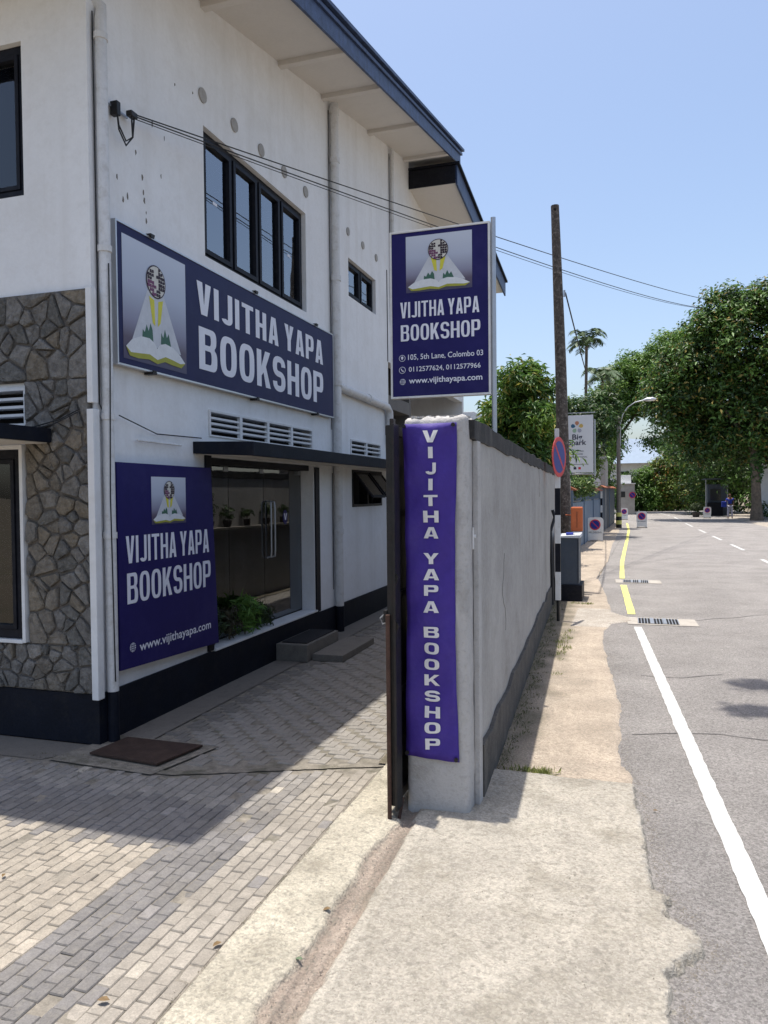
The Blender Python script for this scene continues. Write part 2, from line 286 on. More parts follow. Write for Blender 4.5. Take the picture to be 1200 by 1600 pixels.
# ---- letters drawn as closed outlines
def stroke(path, s):
    p = [Vector(q) for q in path]; Lf = []; Rt = []
    for i, q in enumerate(p):
        a = p[max(i-1, 0)]; b = p[min(i+1, len(p)-1)]; d = (b-a).normalized(); n = Vector((-d.y, d.x))
        Lf.append(q+n*s/2); Rt.append(q-n*s/2)
    return [tuple(q) for q in Lf+Rt[::-1]]
def arc(cx, cy, rx, ry, a0, a1, n=14, e=0.75):
    o = []
    for i in range(n+1):
        t = math.radians(a0+(a1-a0)*i/n); c, s_ = math.cos(t), math.sin(t)
        o.append((cx+rx*math.copysign(abs(c)**e, c), cy+ry*math.copysign(abs(s_)**e, s_)))
    return o
def glyph(ch, w, s):
    h = s*0.9
    if ch == 'I': return [[(0,0),(s,0),(s,1),(0,1)]], s
    if ch == 'T': return [[((w-s)/2,0),((w+s)/2,0),((w+s)/2,1-h),(w,1-h),(w,1),(0,1),(0,1-h),((w-s)/2,1-h)]], w
    if ch == 'H': return [[(0,0),(s,0),(s,.5-h/2),(w-s,.5-h/2),(w-s,0),(w,0),(w,1),(w-s,1),(w-s,.5+h/2),(s,.5+h/2),(s,1),(0,1)]], w
    if ch == 'V': return [[(0,1),(s*1.08,1),(w/2,.30),(w-s*1.08,1),(w,1),(w/2+s*.6,0),(w/2-s*.6,0)]], w
    if ch == 'A':
        x = lambda y: s*1.05+(w/2-s*1.05)*y/0.78
        return [[(0,0),(s*1.05,0),(x(.17),.17),(w-x(.17),.17),(w-s*1.05,0),(w,0),(w/2+s*.62,1),(w/2-s*.62,1)],
                [(x(.33),.33),(w/2,.76),(w-x(.33),.33)]], w
    if ch == 'Y': return [[(w/2-s/2,0),(w/2+s/2,0),(w/2+s/2,.42),(w,1),(w-s*1.12,1),(w/2,.62),(s*1.12,1),(0,1),(w/2-s/2,.42)]], w
    if ch == 'K': return [[(0,0),(s,0),(s,.30),(s*1.45,.40),(w-s*1.1,0),(w,0),(s*2.0,.58),(w*.98,1),(w*.98-s*1.15,1),(s,.56),(s,1),(0,1)]], w
    if ch == 'J':
        r = (w*.85-s)/2; return [stroke([(w*.85-s/2,1),(w*.85-s/2,.6)]+arc(w*.85/2,s/2+r,r,r,0,-170,14,.8), s)], w*.85
    if ch == 'O': return [arc(w/2,.5,w/2,.5,0,350,35,.68), arc(w/2,.5,w/2-s,.5-h,0,350,35,.6)[::-1]], w
    if ch == 'S':
        rx = (w-s)/2; ry = (1-h)/4
        return [stroke(arc(w/2,1-h/2-ry,rx,ry,2,268,16,.78)+arc(w/2,h/2+ry,rx,ry,88,-178,16,.78), s)], w
    if ch == 'P':
        return [[(0,0),(s,0),(s,.36)]+[(w-.28*w,.36)]+arc(w-.3*w,.68,.3*w,.32,-80,80,10,.7)+[(w-.28*w,1),(0,1)],
                [(s,.36+h),(s,1-h)]+arc(w-.32*w-s*.35,.68,.3*w-s*.6,.32-h,80,-80,8,.7)], w
    if ch == 'B':
        return [[(0,0),(w*.66,0)]+arc(w*.68,.27,.32*w,.27,-80,60,10,.7)+[(w*.86,.53)]+arc(w*.66,.77,.30*w,.23,-55,80,10,.7)+[(w*.64,1),(0,1)],
                [(s,h),(s,.27+h*.62)][0:0]+[(s,h*.95),(s,.53-h*.4)]+arc(w*.66-s*.3,(h*.95+.53-h*.4)/2,.28*w-s*.5,(.53-h*1.35)/2,80,-80,8,.7),
                [(s,.53+h*.45),(s,1-h*.95)]+arc(w*.64-s*.3,(1.53-h*.5)/2,.27*w-s*.5,(.47-h*1.4)/2,80,-80,8,.7)], w
def curve_mesh(polys):
    c = bpy.data.curves.new('outline', 'CURVE'); c.dimensions = '2D'; c.fill_mode = 'FRONT'
    for p in polys:
        sp = c.splines.new('POLY'); sp.points.add(len(p)-1); sp.use_cyclic_u = True
        for i, q in enumerate(p): sp.points[i].co = (q[0], q[1], 0, 1)
    o = bpy.data.objects.new('outline', c); COL.objects.link(o)
    me = bpy.data.meshes.new_from_object(o); bpy.data.objects.remove(o); bpy.data.curves.remove(c); return me
def font_mesh(s, off=0.0):
    c = bpy.data.curves.new('print', 'FONT'); c.body = s; c.offset = off; c.resolution_u = 3
    o = bpy.data.objects.new('print', c); COL.objects.link(o)
    me = bpy.data.meshes.new_from_object(o); bpy.data.objects.remove(o); bpy.data.curves.remove(c); return me
def put(me, name, F, a0, a1, b0, b1, c, m, parent, slant=0.0, warp=None):
    """fit a flat mesh into the rectangle a0..a1 x b0..b1 of frame F"""
    n = len(me.vertices); co = np.empty(n*3); me.vertices.foreach_get('co', co); co = co.reshape(-1, 3)
    mn, mx = co.min(0), co.max(0); u = (co[:, 0]-mn[0])/(mx[0]-mn[0]); v = (co[:, 1]-mn[1])/(mx[1]-mn[1])
    for i in range(n):
        a = a0+(a1-a0)*u[i]; b = b0+(b1-b0)*v[i]+slant*(a-a0); cc = c+(warp(a, b) if warp else 0)
        me.vertices[i].co = F.p(a, b, cc)
    me.materials.clear(); me.materials.append(m); me.name = name
    return link(name, me, parent)
def words(text, w=0.44, s=0.15, gap=0.09, space=0.26):
    polys = []; x = 0
    for ch in text:
        if ch == ' ': x += space; continue
        g, adv = glyph(ch, w, s)
        polys += [[(q[0]+x, q[1]) for q in p] for p in g]; x += adv+gap
    return curve_mesh(polys)

def put_words(text, w, st, gap, space, F, a0, a1, b0, b1, c, m, parent):
    adv = []; x = 0
    for wd in text.split():
        x0 = x
        for ch in wd: x += glyph(ch, w, st)[1]+gap
        adv.append((wd, x0, x-gap)); x += space
    tot = adv[-1][2]
    for wd, p, q in adv: put(words(wd, w, st, gap), 'lettering', F, a0+(a1-a0)*p/tot, a0+(a1-a0)*q/tot, b0, b1, c, m, parent)
def logo(F, a0, a1, b0, b1, parent, c=0.004):
    W_, H_ = a1-a0, b1-b0
    P = lambda pts: [(a0+x*W_, b0+y*H_) for x, y in pts]
    base = F.poly('logo_panel', P([(0,0),(1,0),(1,1),(0,1)]), c, M['logobg'], parent, 0.001)
    F.poly('light_beam', P([(.12,.16),(.90,.16),(.60,.66),(.38,.66)]), c+.0018, M['lg_beam'], base, .0006)
    F.poly('green_tuft', P([(.27,.20),(.28,.28),(.31,.26),(.34,.33),(.37,.28),(.40,.35),(.43,.30),(.44,.20)]), c+.0030, M['lg_g'], base, .0006)
    F.poly('green_tuft', P([(.56,.20),(.57,.30),(.60,.26),(.63,.34),(.66,.27),(.69,.31),(.73,.20)]), c+.0030, M['lg_g'], base, .0006)
    F.poly('yellow_ray', P([(.385,.58),(.465,.56),(.475,.34),(.435,.36)]), c+.0034, M['lg_y'], base, .0006)
    F.poly('yellow_ray', P([(.605,.58),(.53,.56),(.515,.34),(.56,.38)]), c+.0034, M['lg_y'], base, .0006)
    top = [(.03,.10),(.12,.17),(.25,.215),(.38,.22),(.46,.19),(.50,.15),(.54,.19),(.63,.215),(.76,.20),(.88,.15),(.97,.09)]
    F.poly('book', P(top+[(.88,.075),(.76,.09),(.63,.10),(.50,.055),(.38,.085),(.22,.07),(.10,.06)]), c+.0042, M['lg_page'], base, .0006)
    F.poly('book_edge', P([(.03,.10),(.10,.06),(.22,.07),(.38,.085),(.50,.055),(.63,.10),(.76,.09),(.88,.075),(.97,.09),(.90,.04),(.74,.045),(.62,.055),(.50,.02),(.37,.04),(.20,.025),(.08,.03)]), c+.0042, M['lg_olive'], base, .0006)
    cx, cy, rx, ry = .495, .72, .145, .145*W_/H_ if W_/H_ > .5 else .12
    ring = lambda k, n=28: [(cx+rx*k*math.cos(2*math.pi*i/n), cy+ry*k*math.sin(2*math.pi*i/n)) for i in range(n)]
    gl = F.poly('globe', P(ring(1.06)), c+.0048, M['lg_land'], base, .0006)
    F.poly('globe_face', P(ring(.98)), c+.0058, M['lg_globe'], base, .0006)
    rr = random.Random(5); mb = MB(); mb2 = MB()
    cell = .235
    for i in range(-4, 4):
        for j in range(-4, 4):
            x, y = (i+.5)*cell, (j+.5)*cell
            if x*x+y*y > .86: continue
            d = noise.noise(Vector((x*1.9+3.1, y*2.3+1.7, .3)))+(.22 if x > .15 else 0)-(.25 if y > .45 and x < .2 else 0)+(.15 if y < 0 else 0)
            if d < .0: continue
            q = cell*.485; pts = P([(cx+rx*(x-q), cy+ry*(y-q)), (cx+rx*(x+q), cy+ry*(y-q*rr.uniform(.5,1))), (cx+rx*(x+q*rr.uniform(.5,1)), cy+ry*(y+q)), (cx+rx*(x-q), cy+ry*(y+q*rr.uniform(.6,1)))])
            (mb2 if (x < 0 and y < 0) else mb).prism([F.p(a, b, c+.0068) for a, b in pts], F.n*.0006)
    tag(mb.build('continents', M['lg_land'], base), kind='stuff')
    if mb2.f: tag(mb2.build('continents', M['lg_land2'], base), kind='stuff')
    return base

# ================================================================== SETTING
def sheet(name, pts, z, m, kind='structure'):
    me = bpy.data.meshes.new(name); me.from_pydata([(x, y, z) for x, y in pts], [], [tuple(range(len(pts)))])
    me.materials.append(m); return tag(link(name, me), kind=kind)
sheet('ground', [(-700, -700), (700, -700), (700, 700), (-700, 700)], -0.09, M['ground'])
sheet('road', [(-.25, -8), (5.75, -8), (5.75, 30), (5.9, 40), (5.6, 50), (9, 66), (9, 71), (-2, 70), (-14, 66), (-22, 60), (-22, 50), (-6, 53), (-1.2, 45), (-.4, 30), (-.4, 18), (-.6, 10), (-.5, 4)], 0.0, M['asphalt'])

def edge_tbl(t, y):
    ys = [a[1] for a in t]; xs = [a[0] for a in t]; return float(np.interp(y, ys, xs))
def hfield(name, x0, x1, y0, y1, nx, ny, hf, m, kind='structure'):
    xs = np.linspace(x0, x1, nx); ys = np.linspace(y0, y1, ny); v = []; cols = []
    for yy in ys:
        for xx in xs:
            z, c = hf(xx, yy); v.append((xx, yy, z)); cols.append((*c, 1))
    f = [(j*nx+i, j*nx+i+1, (j+1)*nx+i+1, (j+1)*nx+i) for j in range(ny-1) for i in range(nx-1)]
    me = bpy.data.meshes.new(name); me.from_pydata(v, [], f); me.shade_smooth()
    a = me.color_attributes.new('tint', 'FLOAT_COLOR', 'POINT'); a.data.foreach_set('color', np.array(cols, dtype=np.float32).ravel())
    me.materials.append(m); return tag(link(name, me), kind=kind)
NV = lambda x, y, s, o=0.0: noise.noise(Vector((x*s+o, y*s-o*2.3, o)))
E1 = [(.10, .5), (.12, 2.38), (.13, 2.60), (.25, 2.80), (.235, 2.86), (.12, 2.93), (.14, 3.0), (.145, 3.07), (.10, 3.12), (.08, 3.33), (.06, 3.78), (.02, 4.26), (.02, 5)]
def h_apron(x, y):
    e = edge_tbl(E1, y)+NV(x, y, 9, 3)*.016+NV(x, y, 26, 5)*.022+NV(x, y, 60, 8)*.012
    z = .036+NV(x, y, 2, 1)*.006+NV(x, y, 14, 2)*.0022+NV(x, y, 45, 4)*.0012
    c = (.52, .475, .40)
    k = NV(x, y, 1.3, 7)
    if x > -.9: c = tuple(a*(1+k*.10) for a in (.455, .415, .35))
    if x < -1.0: c = (.55, .50, .40)
    cl = -1.070+.028*NV(0, y, 3, 9)+.02*NV(0, y, 11, 4)-.0*y; cr = -.955+(3.4-y)*.020+.022*NV(0, y, 4, 12)+.01*NV(0, y, 17, 4)
    if y > 3.46: cl, cr = cl-.02, cr-.02
    if cl < x < cr:
        d = min(x-cl, cr-x)/.018; d = min(1, d)
        z -= d*(.022+.006*NV(x*5, y, 8, 6)+.009*NV(x*30, y*2, 1, 14)+.004*NV(x*70, y*6, 1, 2))
        t = d; b = tuple(q*(1+.35*NV(x*22, y*1.5, 1, 21)+.25*NV(x*60, y*4, 1, 33)) for q in (.37, .305, .25)); c = tuple(p*(1-t)+q*t for p, q in zip(c, b))
    if y > 3.50 and x < -1.33+.0: z -= .03
    if x > e: z = .036-min(.06, (x-e)*3.0)
    if x > e-.01: c = (.42, .39, .34)
    if y > 4.225+NV(x, 0, 4, 2)*.012: z = -.03
    if x < -1.335-.01*NV(0, y, 4, 3): z = min(z, -.004)
    dd = abs(x+1.0)+abs(y-3.5)
    return z, c
hfield('driveway_apron', -1.36, .32, .45, 4.26, 215, 430, h_apron, M['apron'])
E2 = [(.02, 4.0), (.02, 4.4), (-.05, 4.6), (-.055, 5.9), (-.15, 6.95), (-.25, 8.4), (-.27, 9.0), (-.18, 9.5), (.05, 9.75), (.05, 10.0), (-.2, 10.4), (-.30, 12), (-.55, 15), (-.50, 17), (-.42, 22), (-.3, 30), (-.2, 40), (-.8, 48)]
def h_path(x, y):
    e = edge_tbl(E2, y)+NV(x, y, 3, 3)*.02+NV(x, y, 12, 5)*.012
    z = .012+NV(x, y, 1.5, 1)*.005
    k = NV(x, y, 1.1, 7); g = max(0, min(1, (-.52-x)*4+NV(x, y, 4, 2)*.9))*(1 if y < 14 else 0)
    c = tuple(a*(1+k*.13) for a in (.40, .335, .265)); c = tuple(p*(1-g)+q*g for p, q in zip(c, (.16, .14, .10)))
    if 9.2 < y < 10.6 and x > -.62: c = (.40, .36, .31)
    if x > e: z = .012-min(.04, (x-e)*.9)
    return z, c
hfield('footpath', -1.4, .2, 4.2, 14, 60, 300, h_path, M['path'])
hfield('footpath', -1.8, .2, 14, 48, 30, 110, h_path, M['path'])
hfield('right_pavement', 5.72, 9.0, -6, 60, 12, 90, lambda x, y: (.05 if x > 5.76 else -.02, (.36, .32, .27)), M['path'])

def strip(name, pts, wd, z, m, jag=0.0):
    v = []; n = len(pts)
    for i, (x, y) in enumerate(pts):
        a = Vector(pts[max(i-1, 0)]); b = Vector(pts[min(i+1, n-1)]); d = (b-a).normalized()
        ww = wd if not isinstance(wd, list) else wd[i]
        v += [(x+d.y*-ww/2+random.uniform(-jag, jag), y+d.x*ww/2, z), (x+d.y*ww/2+random.uniform(-jag, jag), y-d.x*ww/2, z)]
    me = bpy.data.meshes.new(name); me.from_pydata(v, [], [(2*i, 2*i+1, 2*i+3, 2*i+2) for i in range(n-1)])
    me.materials.append(m); return tag(link(name, me), kind='structure')
def dens(p, k=20):
    o = []
    for a, b in zip(p[:-1], p[1:]):
        o += [(a[0]+(b[0]-a[0])*i/k, a[1]+(b[1]-a[1])*i/k) for i in range(k)]
    return o+[p[-1]]
strip('white_edge_line', dens([(.64, .5), (.128, 9.35)], 160), .088, .005, M['white'], .0035)
strip('yellow_edge_line', dens([(.068, 10.31), (-.045, 13.5)], 16), .093, .005, M['yellow'], .004)
strip('yellow_edge_line', dens([(-.07, 14.53), (-.088, 17.98), (.05, 27.5), (.11, 33), (.05, 40)], 16), .085, .005, M['yellow'], .004)
for a, b in (((2.98, 16.4), (2.98, 19.2)), ((2.99, 22.05), (2.96, 24.4)), ((2.93, 26.5), (2.90, 28.8)), ((2.88, 31.0), (2.85, 33.4)), ((2.82, 36.2), (2.80, 40.0)), ((2.8, 43), (2.82, 49.8)), ((2.7, 52), (2.2, 60)), ((3.0, 10), (3.0, 12.6))):
    strip('centre_line_dash', dens([a, b], 3), .085, .005, M['white'])
strip('road_far_edge_line', dens([(.6, 65.8), (3.2, 67.9), (7, 68.8)], 4), .12, .005, M['white'])
for pts in ([(.62, 9.85), (1.6, 10.6), (2.9, 11.6), (4.6, 12.4)], [(-.2, 16.8), (1.6, 20.2), (3.2, 22.0), (5.6, 23)], [(.1, 29.5), (2.8, 33.0), (5.6, 35)], [(-.62, 10.4), (-.6, 12.4), (-.40, 18), (-.25, 24), (-.1, 28)], [(.1, 6.92), (.45, 6.9), (.8, 7.1)], [(.05, 5.2), (.6, 5.35), (1.3, 5.2)]):
    p2 = dens(pts, 14); p2 = [(x+NV(x, y, 3, 8)*.06, y+NV(x, y, 2, 3)*.10) for x, y in p2]
    strip('road_crack', p2, [.010+.008*random.random() for _ in p2], .004, M['crack'])

# ---- paving: base sheet plus pavers
sheet('paving_bed', [(-7.5, .2), (-1.345, .2), (-1.345, 3.6), (-1.16, 3.6), (-1.16, 13.2), (-3.1, 13.2), (-3.1, 4.02), (-7.5, 4.02)], -.006, M['joint'])
pav = tag(bpy.data.objects['paving_bed'], kind='structure')
def mort_y(x): return 3.72+max(0, (x+2.5))*.42
pieces = []
pw, pl = .0560, .0890
i = 0; x = -1.372
while x > -7.2:
    y = .3+(.5*pl if i % 2 else 0)+random.uniform(-.008, .008)
    while y < 5.0:
        xc, yc = x-pw/2, y+pl/2
        lim = mort_y(xc) if xc > -3.3 else 3.70
        if yc+pl/2 < lim:
            t = random.random()
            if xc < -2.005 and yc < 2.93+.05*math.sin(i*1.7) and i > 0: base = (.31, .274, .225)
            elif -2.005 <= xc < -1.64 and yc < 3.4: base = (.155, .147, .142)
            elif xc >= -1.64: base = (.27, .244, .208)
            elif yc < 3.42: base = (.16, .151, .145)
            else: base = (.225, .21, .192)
            if t < .008: base = (.38, .345, .29)
            elif t < .035: base = (.20, .188, .18)
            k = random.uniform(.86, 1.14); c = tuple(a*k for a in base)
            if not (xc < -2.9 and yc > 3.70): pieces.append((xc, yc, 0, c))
        y += pl+.0028
    x -= pw+.0028; i += 1
g_ = pw+.0014
for a in range(-6, 80):
    for b in range(-70, 150):
        # orthogonal herringbone: pairs on a diagonal lattice
        for k in (0, 1):
            ox = -2.97+(a*2-b*1+0)*g_; oy = 3.9+(a*2+b*1)*g_
            if k == 0: xc, yc, r = ox+g_, oy+g_/2, 1
            else: xc, yc, r = ox+g_/2, oy+g_*2, 2
            if not (-2.94 < xc < -1.20 and 3.9 < yc < 13.0): continue
            if yc-.07 < mort_y(xc)+.05: continue
            if -3.25 < xc < -2.5 and yc < 4.26: continue
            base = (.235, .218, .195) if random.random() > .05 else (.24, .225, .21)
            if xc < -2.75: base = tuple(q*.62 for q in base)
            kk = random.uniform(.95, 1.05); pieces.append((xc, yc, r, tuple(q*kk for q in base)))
def paver_mesh(seed, L_=None):
    r = random.Random(seed); j = lambda: r.uniform(-.0018, .0018)
    a, b, ch = pw/2, (L_ or pl)/2, .0030
    lo = [(-a+j(), -b+j()), (a+j(), -b+j()), (a+j(), b+j()), (-a+j(), b+j())]
    cs = []
    for px_, py_ in lo: cs.append((px_-math.copysign(ch, px_), py_-math.copysign(ch, py_)))
    tz = [r.uniform(-.0015, .0015) for _ in range(4)]
    v = [(p[0], p[1], -.03) for p in lo]+[(p[0], p[1], -.005+tz[i]) for i, p in enumerate(lo)]+[(p[0], p[1], tz[i]) for i, p in enumerate(cs)]
    f = [(8,9,10,11)]+[(i, (i+1) % 4, 4+(i+1) % 4, 4+i) for i in range(4)]+[(4+i, 4+(i+1) % 4, 8+(i+1) % 4, 8+i) for i in range(4)]
    return v, f
pvm = []
for k in range(8):
    v, f = paver_mesh(k); me = bpy.data.meshes.new('paver'); me.from_pydata(v, [], f); me.materials.append(M['paver']); pvm.append((me, v, f))
pvh = []
for k in range(8):
    v, f = paver_mesh(k+20, pw*2); me = bpy.data.meshes.new('paver'); me.from_pydata(v, [], f); me.materials.append(M['paver']); pvh.append((me, v, f))
def scr(x, y, z):
    d = Vector((x, y, z-1.6)); return (600+1180*d.dot(right)/d.dot(fwd), 800+1180*d.dot(down)/d.dot(fwd), d.dot(fwd)) if d.dot(fwd) > .05 else (-1e4, 0, 1)
rank = []
for n, (xc, yc, r, c) in enumerate(pieces):
    px_, py_, dd = scr(xc, yc, 0); vis = 0 < px_ < 1200 and 0 < py_ < 1600
    rank.append((0 if vis else 1, dd, n))
rank.sort(); near = {n for _, _, n in rank[:300]}
fv = []; ff = []; fc = []
for n, (xc, yc, r, c) in enumerate(pieces):
    me, v, f = random.choice(pvh if r else pvm); rot = (math.pi/2 if r == 1 else 0)+random.uniform(-.012, .012); dz = random.uniform(-.0026, .0016)-(.005 if random.random() < .05 else 0)
    if n in near:
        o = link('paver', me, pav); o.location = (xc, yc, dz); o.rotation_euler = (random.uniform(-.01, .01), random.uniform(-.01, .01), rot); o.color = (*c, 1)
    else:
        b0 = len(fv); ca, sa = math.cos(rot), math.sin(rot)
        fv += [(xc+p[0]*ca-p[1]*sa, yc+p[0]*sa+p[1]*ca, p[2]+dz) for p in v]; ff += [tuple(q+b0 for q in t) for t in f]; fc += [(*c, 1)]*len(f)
me = bpy.data.meshes.new('paver_field'); me.from_pydata(fv, [], ff)
a = me.color_attributes.new('tint', 'FLOAT_COLOR', 'CORNER')
ln = np.array([len(t) for t in ff]); a.data.foreach_set('color', np.repeat(np.array(fc, dtype=np.float32), ln, axis=0).ravel())
me.materials.append(M['paverf']); tag(link('paver_field', me, pav), kind='stuff')
# mortar band between the two paving patterns, concrete strips along the shop
strip('mortar_band', [(x, mort_y(x)+.022+NV(x, 0, 6, 2)*.012) for x in np.linspace(-3.1, -1.18, 60)], [.05+.02*random.random() for _ in range(60)], .0012, M['joint'])
sheet('base_strip', [(-7.5, 3.74), (-3.42, 3.72), (-3.25, 3.95), (-3.25, 4.03), (-7.5, 4.03)], -.002, M['concstrip'])
sheet('shop_side_strip', [(-3.24, 4.2), (-2.965, 4.2), (-2.97, 13.2), (-3.24, 13.2)], .003, M['concstrip'])
sheet('cover_surround', [(-3.36, 3.72), (-2.60, 3.68), (-2.47, 4.22), (-3.24, 4.24), (-3.30, 4.0)], .0045, M['joint'])
strip('gutter_seam', [(-1.352+NV(0, y, 3, 5)*.006, y) for y in np.linspace(.3, 3.75, 90)], [.026+.012*random.random() for _ in range(90)], .002, M['joint'])

# ================================================================== BOOKSHOP BUILDING
B = empty('bookshop_building', 'two storey white bookshop with stone corner, navy eaves and dark plinth', 'building')
WX = -3.25; TH = .15
sof = lambda y: 5.57+.2036*(y-5.41)
sof2 = lambda y: 6.42-.106*(y-11.6)
lower = wallgrid([4.21, 10.4], [0, 3.5], [(5.49, 7.62, .32, 1.92), (5.46, 7.60, 2.10, 2.29), (8.80, 10.0, 2.11, 2.27), (8.84, 10.04, 1.44, 1.91)], lambda u, v, k: (WX-k, u, v), TH)
lower.build('wall', M['wall'], B)
upper = wallgrid([4.21, 11.6, 15.6], [3.5, 5.0], [(5.45, 7.50, 3.55, 4.60), (8.80, 9.87, 4.05, 4.52)], lambda u, v, k: (WX-k, u, v), TH)
upper.build('wall', M['wall'], B)
MB().prism([(WX, 4.21, 5.0), (WX, 11.6, 5.0), (WX, 11.6, sof(11.6)+.02), (WX, 4.21, sof(4.21)+.02)], (-TH, 0, 0)).build('wall', M['wall'], B)
MB().prism([(WX, 11.6, 5.0), (WX, 15.6, 5.0), (WX, 15.6, sof2(15.6)+.02), (WX, 11.6, sof2(11.6)+.02)], (-TH, 0, 0)).build('wall', M['wall'], B)
front = wallgrid([-9, WX], [0, 5.30], [(-5.4, -3.80, .66, 1.92), (-5.0, -3.76, 2.09, 2.31), (-5.2, -3.765, 3.59, 4.59)], lambda u, v, k: (u, 4.06+k, v), TH)
front.build('wall', M['wall'], B)
# body behind the walls: rear wall, floors, so the windows look into rooms
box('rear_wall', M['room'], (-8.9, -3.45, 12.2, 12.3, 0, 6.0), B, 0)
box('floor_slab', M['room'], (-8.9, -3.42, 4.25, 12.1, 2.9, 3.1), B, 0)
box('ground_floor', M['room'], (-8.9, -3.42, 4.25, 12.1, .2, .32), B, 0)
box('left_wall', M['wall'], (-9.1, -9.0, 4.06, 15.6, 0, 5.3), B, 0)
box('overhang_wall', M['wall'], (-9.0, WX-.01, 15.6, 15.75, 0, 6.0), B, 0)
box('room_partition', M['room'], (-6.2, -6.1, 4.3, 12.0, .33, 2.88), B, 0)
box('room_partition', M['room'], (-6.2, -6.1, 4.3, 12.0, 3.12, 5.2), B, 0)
# plinth
MB().box(-9.0, WX+.02, 4.035, 4.06, 0, .325).build('plinth', M['plinth'], B, .004)
MB().box(WX, WX+.022, 4.062, 5.44, 0, .325).build('plinth', M['plinth'], B, .004)
MB().box(WX, WX+.022, 5.44, 7.70, 0, .318).build('plinth', M['plinth'], B, .004)
MB().box(WX, WX+.022, 7.70, 10.4, 0, .30).build('plinth', M['plinth'], B, .004)
box('ledge', M['wall2'], (-3.40, WX+.030, 5.47, 7.64, .3185, .338), B, .004)
# roof: sloping white soffit slab, navy fascia, sheet on top
EX = -2.53
MB().hexa([(-9.4, 3.2, sof(3.2)), (EX, 3.2, sof(3.2)), (EX, 12.0, sof(12.0)), (-9.4, 12.0, sof(12.0))],
          [(-9.4, 3.2, sof(3.2)+.05), (EX, 3.2, sof(3.2)+.05), (EX, 12.0, sof(12.0)+.05), (-9.4, 12.0, sof(12.0)+.05)]).build('soffit', M['soffit'], B)
def rake(name, x0, x1, y0, y1, f, d0, d1, m):
    return MB().hexa([(x0, y0, f(y0)+d0), (x1, y0, f(y0)+d0), (x1, y1, f(y1)+d0), (x0, y1, f(y1)+d0)],
                     [(x0, y0, f(y0)+d1), (x1, y0, f(y0)+d1), (x1, y1, f(y1)+d1), (x0, y1, f(y1)+d1)]).build(name, m, B, .003)
rake('fascia', EX+.001, EX+.028, 3.19, 12.0, sof, -.075, .085, M['navy'])
rake('roof_edge_trim', EX-.03, EX+.050, 3.16, 12.06, sof, .088, .125, M['navy'])
rake('roof_edge_trim', EX-.03, EX+.032, 3.16, 12.06, sof, .128, .150, M['black'])
rake('roof_sheet', -9.4, EX+.075, 3.14, 12.10, sof, .153, .19, M['navy'])
box('fascia', M['navy'], (-9.4, EX+.0, 3.165, 3.192, sof(3.2)-.09, sof(3.2)+.085), B)
for y in (4.9, 5.47, 6.9, 8.02, 9.62, 11.3):
    MB().box(WX+.001, EX-.001, y-.035, y+.035, sof(y)-.055, sof(y)-.004).build('soffit_beam', M['soffit'], B, .004)
MB().box(WX+.001, EX, 11.93, 12.0, sof(12)-.13, sof(12)-.004).build('soffit_beam', M['soffit'], B, .004)
# lower rear roof
EX2 = -2.50
MB().hexa([(-9.4, 11.62, sof2(11.62)), (EX2, 11.62, sof2(11.62)), (EX2, 16.4, sof2(16.4)), (-9.4, 16.4, sof2(16.4))],
          [(-9.4, 11.62, sof2(11.62)+.05), (EX2, 11.62, sof2(11.62)+.05), (EX2, 16.4, sof2(16.4)+.05), (-9.4, 16.4, sof2(16.4)+.05)]).build('soffit', M['soffit'], B)
rake('fascia', EX2+.001, EX2+.03, 11.6, 16.5, sof2, -.04, .26, M['navy'])
rake('roof_sheet', -9.4, EX2+.07, 11.57, 16.55, sof2, .262, .30, M['black'])
box('fascia', M['black'], (WX+.001, EX2, 11.575, 11.60, sof2(11.6)-.02, sof2(11.6)+.25), B)
# corner strip, rubble backing
box('corner_strip', M['wall2'], (-3.2555, -3.205, 3.998, 4.061, .30, 2.16), B, .008)
box('corner_strip', M['wall2'], (-3.2555, -3.212, 4.006, 4.061, 2.20, 2.93), B, .008)
box('stone_backing', M['mortar'], (-5.3, -3.256, 4.035, 4.058, .33, .632), B, 0)
box('stone_backing', M['mortar'], (-3.768, -3.256, 4.035, 4.058, .6325, 2.36), B, 0)
box('stone_backing', M['mortar'], (-5.3, -3.256, 4.035, 4.058, 2.361, 2.93), B, 0)

